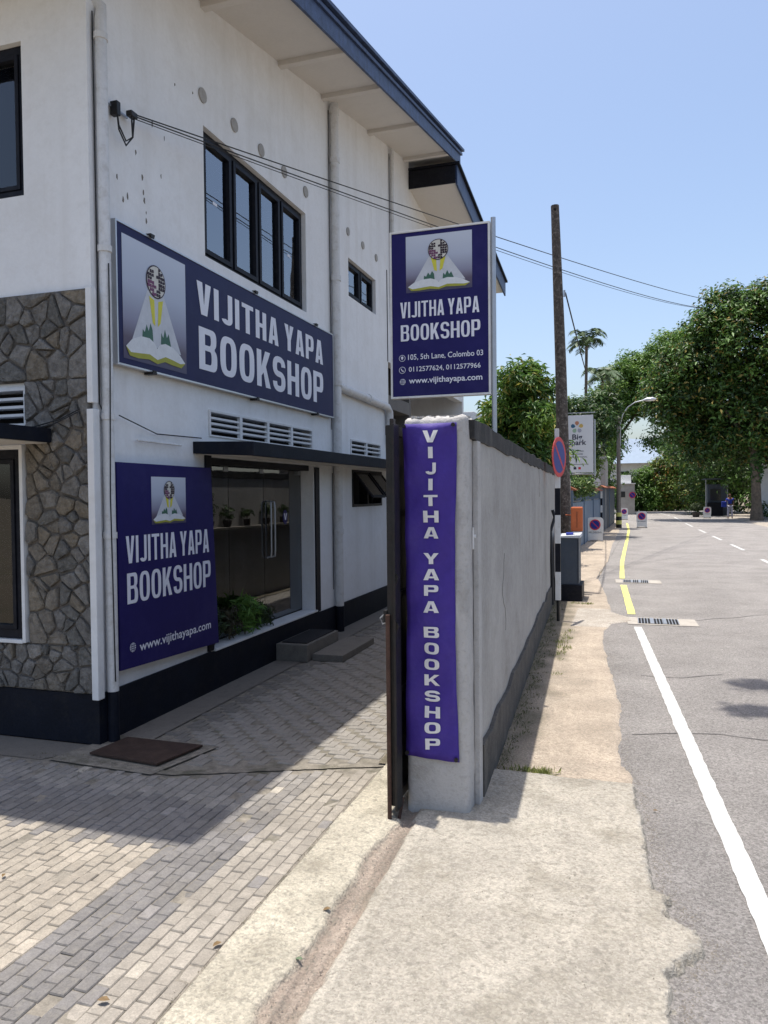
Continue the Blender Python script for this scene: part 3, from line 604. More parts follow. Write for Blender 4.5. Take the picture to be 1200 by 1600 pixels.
def clip(poly, p, n):
    out = []
    for i in range(len(poly)):
        a, b = poly[i], poly[(i+1) % len(poly)]; da = (a[0]-p[0])*n[0]+(a[1]-p[1])*n[1]; db = (b[0]-p[0])*n[0]+(b[1]-p[1])*n[1]
        if da <= 0: out.append(a)
        if (da < 0 < db) or (db < 0 < da): t = da/(da-db); out.append((a[0]+(b[0]-a[0])*t, a[1]+(b[1]-a[1])*t))
    return out
def stones(x0, x1, z0, z1, cell, sd):
    r = random.Random(sd); nx = max(1, round((x1-x0)/cell)); nz_ = max(1, round((z1-z0)/(cell*.92))); pts = []
    for i in range(nx):
        for j in range(nz_):
            if r.random() < .05: continue
            pts.append((x0+(i+.5+r.uniform(-.48, .48)+(.25 if j % 2 else -.1))*(x1-x0)/nx, z0+(j+.5+r.uniform(-.46, .46))*(z1-z0)/nz_))
            if r.random() < .42: pts.append((pts[-1][0]+r.uniform(.3, .5)*cell, pts[-1][1]+r.uniform(.3, .5)*cell))
    for k, p in enumerate(pts):
        poly = [(x0, z0), (x1, z0), (x1, z1), (x0, z1)]
        for l, q in enumerate(pts):
            if l == k: continue
            dx, dz = q[0]-p[0], q[1]-p[1]; dd = math.hypot(dx, dz)
            if dd > cell*3.2 or dd < 1e-6: continue
            mth = dd/2-.0025-r.uniform(0, .0075); poly = clip(poly, (p[0]+dx/dd*mth, p[1]+dz/dd*mth), (dx/dd, dz/dd))
            if len(poly) < 3: break
        if len(poly) < 3: continue
        # round and roughen the outline
        c = (sum(a[0] for a in poly)/len(poly), sum(a[1] for a in poly)/len(poly)); ring = []
        n = len(poly)
        for i in range(n):
            a, b, d = poly[i-1], poly[i], poly[(i+1) % n]
            for t, e in ((.13, a), (.13, d)):
                ring.append((b[0]+(e[0]-b[0])*t+r.uniform(-.003, .003), b[1]+(e[1]-b[1])*t+r.uniform(-.003, .003)))
        if len(ring) > 14: ring = ring[::2]+[]
        m = len(ring); dep = r.uniform(.012, .030); tl = (r.uniform(-.06, .06), r.uniform(-.06, .06))
        v = [(a[0], 4.036, a[1]) for a in ring]
        for a in ring: v.append((c[0]+(a[0]-c[0])*.97, 4.036-dep*.7, c[1]+(a[1]-c[1])*.97))
        for a in ring:
            q = (c[0]+(a[0]-c[0])*.87+r.uniform(-.003, .003), c[1]+(a[1]-c[1])*.87+r.uniform(-.003, .003))
            v.append((q[0], 4.036-dep-(q[0]-c[0])*tl[0]-(q[1]-c[1])*tl[1]+r.uniform(-.006, .006), q[1]))
        v.append((c[0], 4.036-dep-r.uniform(-.002, .009), c[1]))
        f = []
        for i in range(m):
            j2 = (i+1) % m; f += [(i, j2, m+j2, m+i), (m+i, m+j2, 2*m+j2, 2*m+i), (2*m+i, 2*m+j2, 3*m)]
        me = bpy.data.meshes.new('stone'); me.from_pydata(v, [], f)
        bm = bmesh.new(); bm.from_mesh(me); bmesh.ops.recalc_face_normals(bm, faces=bm.faces); bm.to_mesh(me); bm.free()
        me.materials.append(M['stoneobj']); o = link('stone', me, B)
        base = (.185, .175, .162); t = r.random()
        if p[1] < 2.0 and p[0] > -3.75 and p[0] < -3.5: base = (.195, .172, .142)
        if t < .07: base = (.20, .17, .13)
        elif t < .26: base = (.135, .13, .12)
        elif t < .34: base = (.23, .215, .195)
        k2 = r.uniform(.85, 1.15); o.color = (*[a*k2 for a in base], 1)
stones(-5.2, -3.257, 2.365, 2.925, .158, 3)
stones(-3.762, -3.257, .64, 2.36, .128, 5)
stones(-5.2, -3.257, .335, .632, .125, 9)

# windows
def window_x(y0, y1, z0, z1, n, xr=-3.33, fr=.05, name='window', curtain=None, pane_m='glass'):
    """window in the side wall: outer frame; each sash a part with its pane"""
    wf = MB(); t = .035
    wf.box(xr-t, xr+.03, y0, y0+fr, z0, z1).box(xr-t, xr+.03, y1-fr, y1, z0, z1).box(xr-t, xr+.03, y0+fr, y1-fr, z0, z0+fr*.9).box(xr-t, xr+.03, y0+fr, y1-fr, z1-fr*.9, z1)
    W_ = (y1-y0-2*fr)/n
    for i in range(1, n): wf.box(xr-t, xr+.03, y0+fr+i*W_-.018, y0+fr+i*W_+.018, z0+fr*.9, z1-fr*.9)
    w0 = wf.build(name, M['black'], B, .003)
    for i in range(n):
        a, b = y0+fr+i*W_+(.018 if i else 0), y0+fr+(i+1)*W_-(.018 if i < n-1 else 0); c, d = z0+fr*.9, z1-fr*.9; s = .042
        m = MB().box(xr-.02, xr+.045, a+.002, a+s, c+.002, d-.002).box(xr-.02, xr+.045, b-s, b-.002, c+.002, d-.002).box(xr-.02, xr+.045, a+s, b-s, c+.002, c+s).box(xr-.02, xr+.045, a+s, b-s, d-s, d-.002)
        m.build('sash', M['black'], w0, .003)
        box('pane', M[pane_m], (xr+.005, xr+.011, a+s-.004, b-s+.004, c+s-.004, d-s+.004), w0, 0)
        if curtain and i in curtain:
            cv = MB(); k = 26; pts = []
            for q in range(k+1): pts.append((xr-.045+.012*math.sin(q*math.pi*.75), a+(b-a)*q/k))
            n0 = [(px_, py_, c) for px_, py_ in pts]+[(px_, py_, d) for px_, py_ in pts]
            cv.add(n0, [(q, q+1, q+k+2, q+k+1) for q in range(k)]); cv.build('blind', M['curtain2'], w0)
        if n == 4 and i in (0, 3): box('sticker', M['letter'], (xr+.0115, xr+.013, (a+b)/2-.035, (a+b)/2+.035, (c+d)/2-.012, (c+d)/2+.012), w0, 0)
    return w0
window_x(5.452, 7.498, 3.552, 4.598, 4, curtain=(0, 1, 2, 3))
window_x(8.802, 9.868, 4.052, 4.518, 2, fr=.035, curtain=(0, 1))
def window_y(x0, x1, z0, z1, n, yr, fr, trim=False, curtain=True):
    wf = MB(); t = .03
    wf.box(x0, x0+fr, yr-t, yr+.03, z0, z1).box(x1-fr, x1, yr-t, yr+.03, z0, z1).box(x0+fr, x1-fr, yr-t, yr+.03, z0, z0+fr).box(x0+fr, x1-fr, yr-t, yr+.03, z1-fr, z1)
    W_ = (x1-x0-2*fr)/n
    for i in range(1, n): wf.box(x0+fr+i*W_-.02, x0+fr+i*W_+.02, yr-t, yr+.03, z0+fr, z1-fr)
    w0 = wf.build('window', M['black'], B, .003)
    for i in range(n):
        a, b = x0+fr+i*W_+(.02 if i else 0), x0+fr+(i+1)*W_-(.02 if i < n-1 else 0); c, d = z0+fr, z1-fr; s = .03
        m = MB().box(a+.002, a+s, yr-.04, yr+.02, c+.002, d-.002).box(b-s, b-.002, yr-.04, yr+.02, c+.002, d-.002).box(a+s, b-s, yr-.04, yr+.02, c+.002, c+s).box(a+s, b-s, yr-.04, yr+.02, d-s, d-.002)
        m.build('sash', M['black'], w0, .003)
        box('pane', M['clearglass'], (a+s-.004, b-s+.004, yr-.008, yr-.002, c+s-.004, d-s+.004), w0, 0)
    if curtain:
        k = 60; pts = [(x0+(x1-x0)*q/k, yr+.09+.012*math.sin(q*1.3)) for q in range(k+1)]
        MB().add([(a, b, z0) for a, b in pts]+[(a, b, z1) for a, b in pts], [(q, q+1, q+k+2, q+k+1) for q in range(k)]).build('curtain', M['curtain'], w0)
    if trim:
        MB().box(x0-.035, x0-.002, 4.0, 4.10, z0-.02, z1+.03).box(x1+.002, x1+.028, 4.0, 4.10, z0-.02, z1+.03).box(x0-.002, x1+.002, 4.0, 4.10, z0-.026, z0-.002).box(x0-.002, x1+.002, 4.0, 4.10, z1+.002, z1+.03).build('window_trim', M['wall2'], w0, .003)
window_y(-5.398, -3.802, .662, 1.918, 3, 4.06, .06, trim=True)
window_y(-5.198, -3.767, 3.592, 4.588, 3, 4.13, .055, curtain=False)
# louvre vents
def louvre(f, u0, u1, v0, v1, groups, nslat):
    """f(u0,u1,w0,w1,v0,v1) -> box args"""
    L0 = MB(); W_ = (u1-u0)/groups
    for g in range(groups+1):
        c = u0+g*W_; a, b = (max(u0, c-.022), min(u1, c+.022)); L0.box(*f(a, b, -.02, .012, v0, v1))
    L0.box(*f(u0, u1, -.02, .012, v1, v1+.02)).box(*f(u0, u1, -.02, .012, v0-.014, v0))
    root = L0.build('louvre_vent', M['wall2'], B, .002)
    H_ = (v1-v0)/nslat
    for g in range(groups):
        for k in range(nslat):
            z = v0+(k)*H_+H_*.0+.002
            if k == 0: continue
            m = MB().box(*f(u0+g*W_+.023, u0+(g+1)*W_-.023, -.07, .004, z-.009, z+.009)); m.build('slat', M['wall2'], root)
    MB().box(*f(u0+.001, u1-.001, -.15, -.12, v0+.001, v1-.001)).build('duct', M['void'], root)
louvre(lambda a, b, w0, w1, v0, v1: (WX+w0, WX+w1, a, b, v0, v1), 5.462, 7.598, 2.102, 2.288, 4, 4)
louvre(lambda a, b, w0, w1, v0, v1: (WX+w0, WX+w1, a, b, v0, v1), 8.802, 9.998, 2.112, 2.268, 2, 3)
louvre(lambda a, b, w0, w1, v0, v1: (a, b, 4.06-w1-.012, 4.06-w0, v0, v1), -4.998, -3.762, 2.092, 2.308, 2, 4)
# round wall vents
for y in (5.44, 5.96, 6.47, 6.97, 7.50, 8.79, 9.34, 9.89):
    r_ = .058 if y < 8 else .05
    MB().prism([(WX+.001, y+r_*math.cos(i*math.pi/10), 4.83+r_*math.sin(i*math.pi/10)) for i in range(20)], (.012, 0, 0)).build('round_vent', M['pwall'], B, .003)
# chips in the paint
rc = random.Random(11); mb = MB()
for y, z in ((4.55, 4.0), (4.62, 3.86), (4.63, 3.75), (4.64, 3.70), (4.66, 3.62), (4.66, 3.56), (4.9, 4.25), (4.75, 4.29), (4.85, 3.95), (5.05, 4.72), (4.45, 3.66), (4.4, 3.62), (4.34, 3.75), (5.3, 4.78)):
    a, b = rc.uniform(.006, .014), rc.uniform(.010, .032); n = 7
    mb.prism([(WX+.0008, y+a*math.cos(i*2*math.pi/n)*rc.uniform(.5, 1.1), z+b*math.sin(i*2*math.pi/n)*rc.uniform(.5, 1.1)) for i in range(n)], (.0012, 0, 0))
mb.build('paint_chips', M['concstrip'], B)
# entrance
box('door_post', M['black'], (WX+.001, WX+.016, 5.385, 5.475, .33, 1.935), B, .002)
box('door_post', M['black'], (WX+.001, WX+.016, 7.645, 7.76, .31, 1.90), B, .002)
gx = -3.395
for a, b, h in ((5.50, 6.02, 1.86), (6.028, 6.71, 1.86), (6.718, 7.60, 1.86)):
    g = box('glass_door', M['doorglass'], (gx-.008, gx, a, b, .352, h), B, .001)
    box('patch_fitting', M['steel'], (gx-.014, gx+.007, b-.075, b-.002, h-.045, h-.001), g, .003)
    if a > 6.7:
        for hy in (6.775, 6.86):
            MB().tube([(gx+.002, hy, .98), (gx+.045, hy, .99), (gx+.05, hy, 1.05), (gx+.05, hy, 1.47), (gx+.045, hy, 1.53), (gx+.002, hy, 1.54)], .009, 8).build('door_handle', M['steel'], g, smooth=True)
        MB().prism([(gx+.001, 7.20+.055*math.cos(i*math.pi/10), 1.37+.075*math.sin(i*math.pi/10)) for i in range(20)], (.002, 0, 0)).build('door_sticker', M['signblue'], g)
        mv = words('V', .5, .14); put(mv, 'sticker_emblem', XF(gx), 7.165, 7.235, 1.34, 1.41, .005, M['letter'], g)
box('door_header', M['black'], (-3.40, -3.30, 5.49, 7.62, 1.862, 1.918), B, .002)
0 and box('inner_wall_return', M['wall2'], (-3.56, -3.45, 7.28, 7.75, .33, 1.90), B, .003)
box('inner_ceiling_beam', M['room'], (-3.75, -3.50, 5.4, 7.28, 1.70, 1.90), B, 0)
sh = MB()
for k in range(4): sh.box(-5.2, -4.9, 5.0, 8.2, .55+k*.38, .58+k*.38)
sh.build('book_shelf', M['room'], B)
# awning window, two top-hung sashes pushed out
wf = MB().box(-3.36, WX+.008, 8.842, 8.885, 1.442, 1.908).box(-3.36, WX+.008, 9.995, 10.038, 1.442, 1.908).box(-3.36, WX+.008, 8.885, 9.995, 1.442, 1.475).box(-3.36, WX+.008, 8.885, 9.995, 1.875, 1.908).box(-3.36, WX+.008, 9.42, 9.46, 1.475, 1.875)
aw = wf.build('awning_window', M['black'], B, .003)
for a, b, sw in ((8.90, 9.41, .19), (9.47, 9.98, .20)):
    hx, hz = WX+.012, 1.875; ang = math.radians(38); L_ = .40; dx, dz = math.sin(ang), -math.cos(ang)
    F = Fr((hx, 0, hz), (0, 1, 0), (-dx, 0, -dz))
    sa = MB(); s = .032
    for (p0, p1, q0, q1) in ((a, a+s, -L_, 0), (b-s, b, -L_, 0), (a+s, b-s, -L_, -L_+s), (a+s, b-s, -s, 0)):
        sa.hexa([F.p(p0, q0, -.012), F.p(p1, q0, -.012), F.p(p1, q1, -.012), F.p(p0, q1, -.012)], [F.p(p0, q0, .012), F.p(p1, q0, .012), F.p(p1, q1, .012), F.p(p0, q1, .012)])
    sa.build('sash', M['black'], aw, .002)
    MB().hexa([F.p(a+s, -L_+s, -.002), F.p(b-s, -L_+s, -.002), F.p(b-s, -s, -.002), F.p(a+s, -s, -.002)], [F.p(a+s, -L_+s, .002), F.p(b-s, -L_+s, .002), F.p(b-s, -s, .002), F.p(a+s, -s, .002)]).build('pane', M['glass'], aw)
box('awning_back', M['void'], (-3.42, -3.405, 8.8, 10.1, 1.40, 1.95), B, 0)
# canopies
cn = MB().prism([(WX+.001, 5.22, 1.935), (-2.72, 5.22, 1.905), (-2.72, 10.6, 1.905), (WX+.001, 10.6, 1.935)], (0, 0, .115))
cn = MB().hexa([(WX+.001, 5.22, 1.935), (-2.72, 5.22, 1.905), (-2.72, 10.6, 1.905), (WX+.001, 10.6, 1.935)], [(WX+.001, 5.22, 2.03), (-2.72, 5.22, 2.015), (-2.72, 10.6, 2.015), (WX+.001, 10.6, 2.03)]).build('canopy', M['plinth'], B, .006)
MB().hexa([(WX+.003, 5.26, 1.931), (-2.755, 5.26, 1.902), (-2.755, 10.56, 1.902), (WX+.003, 10.56, 1.931)], [(WX+.003, 5.26, 1.934), (-2.755, 5.26, 1.9065), (-2.755, 10.56, 1.9065), (WX+.003, 10.56, 1.934)]).build('canopy_underside', M['soffit'], cn)
cf = box('canopy', M['plinth'], (-6.0, -3.53, 3.35, 4.0, 1.955, 2.045), B, .006)
box('canopy_underside', M['soffit'], (-5.97, -3.56, 3.38, 3.99, 1.950, 1.9555), cf, 0)
# steps
st = box('entrance_step', M['concstrip'], (WX+.024, -2.90, 6.60, 7.42, .003, .165), B, .008)
box('rubber_mat', M['rubber'], (WX+.06, -2.93, 6.66, 7.38, .166, .176), st, .002)
box('entrance_step', M['concstrip'], (-2.885, -2.57, 6.69, 7.62, .001, .065), B, .006)
# drainpipes
def pipe(pts, r, collars=(), name='drainpipe', m='pipe', dark=None):
    o = MB().tube(pts, r, 14).build(name, M[m], B, smooth=True)
    for (p, q) in collars: MB().tube([p, q], r*1.2, 14).build('pipe_collar', M[m], o, smooth=False)
    if dark: MB().tube(dark, r*1.04, 14).build('painted_foot', M['plinth'], o)
    return o
p1 = -3.202; q1 = 4.138
pipe([(-3.6, 3.97, 5.12), (-3.32, 4.10, 4.86), (-3.22, 4.17, 4.76), (p1, q1, 4.66), (p1, q1, .02)], .038,
     [((p1, q1, z-.02), (p1, q1, z+.02)) for z in (4.55, 3.2, 2.12, 1.35)], dark=[(p1, q1, .0), (p1, q1, .33)])
pipe([(-3.19, 8.22, sof(8.22)-.05), (-3.19, 8.22, .02)], .05, [((-3.19, 8.22, z-.03), (-3.19, 8.22, z+.03)) for z in (6.0, 5.45, 4.1, 2.89, 1.17)], dark=[(-3.19, 8.22, 0), (-3.19, 8.22, .3)])
pipe([(-3.19, 8.26, 2.86), (-3.19, 9.3, 2.84), (-3.19, 10.15, 2.82), (-3.19, 10.26, 2.76), (-3.19, 10.28, 2.3)], .052, [((-3.19, 9.3, 2.84), (-3.19, 9.36, 2.84))])
pipe([(-3.21, 10.55, sof(10.5)-.03), (-3.21, 10.55, 4.05)], .028, [((-3.21, 10.55, z-.02), (-3.21, 10.55, z+.02)) for z in (6.45, 5.3)])
pipe([(-3.215, 4.46, 1.99), (-3.215, 5.0, 1.985)], .008, name='conduit')
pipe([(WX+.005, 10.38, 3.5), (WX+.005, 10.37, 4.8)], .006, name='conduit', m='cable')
# thin wires stapled on the corner
for pts in ([(-3.235, 4.10, 4.7), (-3.237, 4.105, 3.0), (-3.235, 4.10, 2.2), (-3.20, 4.14, 2.08)], [(-3.16, 4.12, 3.1), (-3.155, 4.11, 2.5), (-3.165, 4.10, 1.6), (-3.16, 4.10, 1.2), (-3.16, 4.11, .4)], [(-3.30, 3.99, 2.16), (-3.45, 3.985, 2.10), (-3.75, 3.98, 2.04), (-4.1, 3.98, 1.98)], [(-3.31, 3.985, 2.14), (-3.5, 3.98, 2.07), (-4.0, 3.975, 1.99)],
            [(-3.236, 8.155, 6.0), (-3.236, 8.15, 4.5), (-3.236, 8.16, 3.4), (-3.236, 8.15, 2.35)], [(-3.236, 8.155, 1.85), (-3.236, 8.15, .5)], [(-3.238, 10.51, 6.5), (-3.238, 10.51, 4.3)],
            [(-3.20, 4.25, 2.14), (-3.22, 4.7, 2.05), (-3.22, 5.3, 2.06)]):
    MB().tube(pts, .0045, 6).build('wall_wire', M['cable'], B)

# ================================================================== SIGNS OF THE SHOP
sg = box('wall_sign', M['signnavy'], (-3.235, -3.195, 4.245, 8.10, 2.49, 3.42), None, .002)
tag(sg, 'long navy bookshop signboard hung high across the side wall under the upper window', 'sign')
MB().box(-3.236, -3.188, 4.232, 4.2445, 2.478, 3.432).box(-3.236, -3.188, 8.1005, 8.113, 2.478, 3.432).box(-3.236, -3.188, 4.2445, 8.1005, 2.478, 2.4895).box(-3.236, -3.188, 4.2445, 8.1005, 3.4205, 3.432).build('edge_trim', M['alu'], sg)
F = XF(-3.195)
logo(F, 4.30, 5.06, 2.53, 3.36, sg, .0012)
put_words('VIJITHA YAPA', .46, .165, .10, .20, F, 5.22, 7.80, 3.035, 3.29, .003, M['letter'], sg)
put(words('BOOKSHOP', .52, .17, .09), 'lettering', F, 5.24, 7.80, 2.60, 2.94, .003, M['letter'], sg)
for y in (4.62, 6.2, 7.6):
    MB().box(-3.245, -3.17, y-.025, y+.025, 3.433, 3.448).box(-3.18, -3.17, y-.02, y+.02, 3.42, 3.433).build('clamp', M['gate'], sg, .002)
    MB().box(-3.245, -3.17, y-.025, y+.025, 2.462, 2.477).box(-3.18, -3.17, y-.02, y+.02, 2.477, 2.49).build('clamp', M['gate'], sg, .002)

ls = MB().prism([(-3.215, 4.205, .445), (-3.215, 5.47, .395), (-3.215, 5.385, 1.825), (-3.215, 4.20, 1.83)], (.025, 0, 0)).build('low_wall_sign', M['signblue'], None, .002)
tag(ls, 'square purple-blue bookshop signboard low on the side wall left of the glass door', 'sign')
F = XF(-3.19)
logo(F, 4.575, 5.01, 1.40, 1.74, ls, .0012)
put_words('VIJITHA YAPA', .40, .125, .07, .15, F, 4.28, 5.335, 1.15, 1.335, .002, M['letter'], ls)
put(words('BOOKSHOP', .42, .13, .07), 'lettering', F, 4.285, 5.355, .875, 1.085, .002, M['letter'], ls)
put(font_mesh('www.vijithayapa.com', .012), 'lettering', F, 4.41, 5.345, .515, .60, .002, M['letter'], ls)
def globe_icon(F, a, b, r, parent, kind='globe', c=.002):
    ring = lambda k: [(a+r*k*math.cos(2*math.pi*i/24), b+r*k*math.sin(2*math.pi*i/24)) for i in range(24)]
    if kind == 'globe':
        o = F.poly('icon', ring(1), c, M['letter'], parent, .0006); mb = MB(); t = r*.07
        for q in (-.45, 0, .45):
            hw = r*math.sqrt(1-q*q)*.98
            for (x0, x1, y0, y1) in ((a+q*r-t, a+q*r+t, b-hw, b+hw), (a-hw, a+hw, b+q*r-t, b+q*r+t)):
                cc = c+(.0012 if x1-x0 < y1-y0 else .0020)
                mb.prism([F.p(x0, y0, cc), F.p(x1, y0, cc), F.p(x1, y1, cc), F.p(x0, y1, cc)], F.n*.0005)
        mb.build('icon_lines', M['signblue'], o)
    else:
        o = F.poly('icon', ring(1), c, M['letter'], parent, .0006); F.poly('icon_centre', ring(.86), c+.0012, M['signblue'], o, .0005)
        if kind == 'pin': pts = [(a, b-r*.6)]+[(a+r*.38*math.cos(math.radians(t)), b+r*.18+r*.38*math.sin(math.radians(t))) for t in range(-20, 201, 20)]
        else: pts = [(a-r*.45, b+r*.42), (a-r*.22, b+r*.5), (a-r*.12, b+r*.18), (a-r*.02, b-.02*r), (a+r*.18, b-r*.15), (a+r*.48, b-r*.22), (a+r*.42, b-r*.48), (a+.05*r, b-r*.42), (a-r*.3, b-r*.02)]
        F.poly('icon_mark', pts, c+.0022, M['letter'], o, .0005)
globe_icon(F, 4.335, .578, .032, ls)

YS = 5.75
hs = empty('hanging_sign', 'tall purple-blue bookshop sign with address, fixed to a steel pole above the boundary wall', 'sign')
box('sign_panel', M['signblue'], (-1.757, -.993, YS, YS+.05, 2.368, 3.645), hs, .002)
box('sign_frame', M['board'], (-1.773, -1.7575, YS-.006, YS+.056, 2.352, 3.661), hs, .002)
box('sign_frame', M['board'], (-.9925, -.977, YS-.006, YS+.056, 2.352, 3.661), hs, .002)
box('sign_frame', M['board'], (-1.7575, -.9925, YS-.006, YS+.056, 2.352, 2.3675), hs, .002)
box('sign_frame', M['board'], (-1.7575, -.9925, YS-.006, YS+.056, 3.6455, 3.661), hs, .002)
MB().tube([(-.955, YS+.02, .0), (-.955, YS+.02, 3.69)], .019, 14).build('pole', M['steel'], hs, smooth=True)
F = YF(YS)
logo(F, -1.64, -1.115, 3.175, 3.612, hs, .0012)
put_words('VIJITHA YAPA', .40, .125, .07, .15, F, -1.69, -1.062, 2.982, 3.105, .002, M['letter'], hs)
put(words('BOOKSHOP', .42, .13, .07), 'lettering', F, -1.688, -1.055, 2.80, 2.928, .002, M['letter'], hs)
put(font_mesh('105, 5th Lane, Colombo 03', .008), 'lettering', F, -1.63, -1.035, 2.645, 2.695, .002, M['letter'], hs)
put(font_mesh('0112577624, 0112577966', .008), 'lettering', F, -1.625, -1.055, 2.553, 2.598, .002, M['letter'], hs)
put(font_mesh('www.vijithayapa.com', .016), 'lettering', F, -1.625, -1.042, 2.452, 2.512, .002, M['letter'], hs)
globe_icon(F, -1.678, 2.668, .026, hs, 'pin'); globe_icon(F, -1.678, 2.575, .027, hs, 'phone'); globe_icon(F, -1.676, 2.483, .024, hs)

# ================================================================== BOUNDARY WALL, BANNER, GATE
BW = empty('boundary_wall', 'grey plastered boundary wall with dark coping and square end pillar', 'wall')
def wxy(y): return -.722-(y-3.864)*.0412
def wallbox(name, m, off0, off1, y0, y1, z0, z1, n=30, jz=0.0):
    mb = MB(); v = []; f = []
    for i in range(n+1):
        y = y0+(y1-y0)*i/n; a = wxy(y)+off0; b = wxy(y)+off1; jj = noise.noise(Vector((y*2.3, z1*3, 1)))*jz; j2 = noise.noise(Vector((y*2.9, z0*3, 4)))*jz
        v += [(a, y, z0+j2), (b, y, z0+j2), (b, y, z1+jj), (a, y, z1+jj)]
    for i in range(n):
        for k in range(4): f.append((4*i+k, 4*i+(k+1) % 4, 4*i+4+(k+1) % 4, 4*i+4+k))
    f += [(0, 1, 2, 3), (4*n+3, 4*n+2, 4*n+1, 4*n)]
    return mb.add(v, f).build(name, m, BW, .004)
wallbox('wall_face', M['pwall'], -.22, 0, 3.80, 12.1, 0, 1.885)
wallbox('coping', M['cope'], -.235, .010, 3.66, 12.1, 1.862, 1.965, 90, .018)
wallbox('wall_base', M['wplinth'], -.002, .024, 3.82, 12.12, 0, .30, 70, .05)
# pillar with softly rounded, slightly uneven edges
me = bpy.data.meshes.new('pillar'); bm = bmesh.new()
bmesh.ops.create_cube(bm, size=1)
for v in bm.verts: v.co = Vector((-.888+v.co.x*.318, 3.70+v.co.y*.215, .985+v.co.z*1.985))
bmesh.ops.bevel(bm, geom=bm.edges[:], offset=.028, segments=3, affect='EDGES', profile=.5)
bmesh.ops.subdivide_edges(bm, edges=[e for e in bm.edges if e.calc_length() > .12], cuts=24, use_grid_fill=True)
for v in bm.verts:
    n1 = noise.noise(v.co*6)*.004+noise.noise(v.co*22)*.0018; top = max(0, (v.co.z-1.85)/.13)
    v.co += v.normal*(n1+top*noise.noise(v.co*26)*.012) if v.normal.length else Vector((0, 0, 0))
bmesh.ops.recalc_face_normals(bm, faces=bm.faces); bm.to_mesh(me); bm.free(); me.shade_smooth(); me.materials.append(M['pillar'])
link('pillar', me, BW)
box('wall_end_strip', M['pillar'], (-.728, -.700, 3.72, 3.80, 0, 1.86), BW, .006)
M['crumb'] = mat('crumbly_lime_plaster', (.50, .48, .44), .2, 9, .95, 1.0, 40, dist=.02, dirt=((.10, .09, .08), .9, 9))
tp = MB()
for k in range(90):
    x, y = -.888+random.uniform(-.14, .14), 3.70+random.uniform(-.09, .09); r = random.uniform(.006, .024)
    tp.prism([(x+r*math.cos(i)*random.uniform(.6, 1), y+r*math.sin(i)*random.uniform(.6, 1), 1.970) for i in (0, 1.05, 2.1, 3.1, 4.2, 5.2)], (0, 0, random.uniform(.005, .014)))
tag(tp.build('crumbling_top', M['crumb'], BW), kind='stuff')
box('switch_plate', M['board'], (-.7275, -.722, 3.70, 3.75, 1.32, 1.43), BW, .002)
MB().tube([(-.723, 3.725, 1.385), (-.712, 3.725, 1.385)], .010, 10).build('bell_button', M['wall2'], BW)
for k in range(2):
    y = (5.0, 8.4)[k]; z = (1.2, 1.84)[k]; pts = [(wxy(y)+.0006, y, z)]
    for q in range(random.randint(5, 10)): y += random.uniform(-.09, .09); z -= random.uniform(.02, .08); pts.append((wxy(y)+.0006, y, z))
    MB().tube(pts, .0016, 4).build('hairline_crack', M['wplinth'], BW)
# inner ledge with pot plants
wallbox('inner_ledge', M['concstrip'], -.40, -.222, 8.0, 12.0, 1.10, 1.14)
# banner
bn = bpy.data.meshes.new('banner'); v = []; f = []; nx, nz_ = 10, 60
def bwarp(a, b): return .005*math.sin(b*9+a*22)+.0045*math.sin(b*23-a*31)+.003*noise.noise(Vector((a*14, b*5, 2)))+.006*max(0, 1-abs(b-.31)/.06)*math.sin(a*45)
def bedge(b):
    t = (b-.30)/1.64; return (-1.047+.012*math.sin(math.pi*t)**1, -.776-.014*math.sin(math.pi*min(1, t*1.1)))
for j in range(nz_+1):
    b = .300+1.642*j/nz_; l_, r_ = bedge(b)
    for i in range(nx+1): a = l_+(r_-l_)*i/nx; v.append((a, 3.5835-bwarp(a, b)-.004, b-(.012*i/nx if j == 0 else 0)))
f = [(j*(nx+1)+i, j*(nx+1)+i+1, (j+1)*(nx+1)+i+1, (j+1)*(nx+1)+i) for j in range(nz_) for i in range(nx)]
bn.from_pydata(v, [], f); bn.shade_smooth(); bn.materials.append(M['banner']); bo = link('vertical_banner', bn)
bo.modifiers.new('thick', 'SOLIDIFY').thickness = .002
tag(bo, 'narrow purple cloth banner with stacked white letters tied to the end pillar', 'banner')
F = YF(3.5835-.004); tops = [(72,118),(135,178),(195,240),(256,300),(318,360),(378,423),(441,484),(540,582),(601,644),(663,704),(724,768),(823,865),(884,928),(946,988),(1007,1050),(1070,1112),(1130,1174),(1190,1234),(1254,1297)]
for ch, (t0, t1) in zip('VIJITHAYAPABOOKSHOP', tops):
    zt, zb = (1.942-(q-45)/(1330-45)*1.642 for q in (t0, t1)); fx = .5 if t0 < 500 else .53
    l_, r_ = bedge((zt+zb)/2); xc = l_+(r_-l_)*(.52); hw = {'I': .011, 'J': .026, 'T': .036, 'P': .036}.get(ch, .0385)
    g, adv = glyph(ch, .78, .22) if ch not in 'I' else ([[(0,0),(.36,0),(.36,1),(0,1)]], .36)
    put(curve_mesh(g), 'letter', F, xc-hw, xc+hw, zb, zt, .0065, M['letter2'], bo, warp=bwarp)
for a, b in ((-1.038, 1.932), (-.79, 1.930), (-1.036, .318), (-.788, .305)):
    MB().tube([(a, 3.572, b), (a, 3.560, b)], .010, 10).build('eyelet', M['gate'], bo)
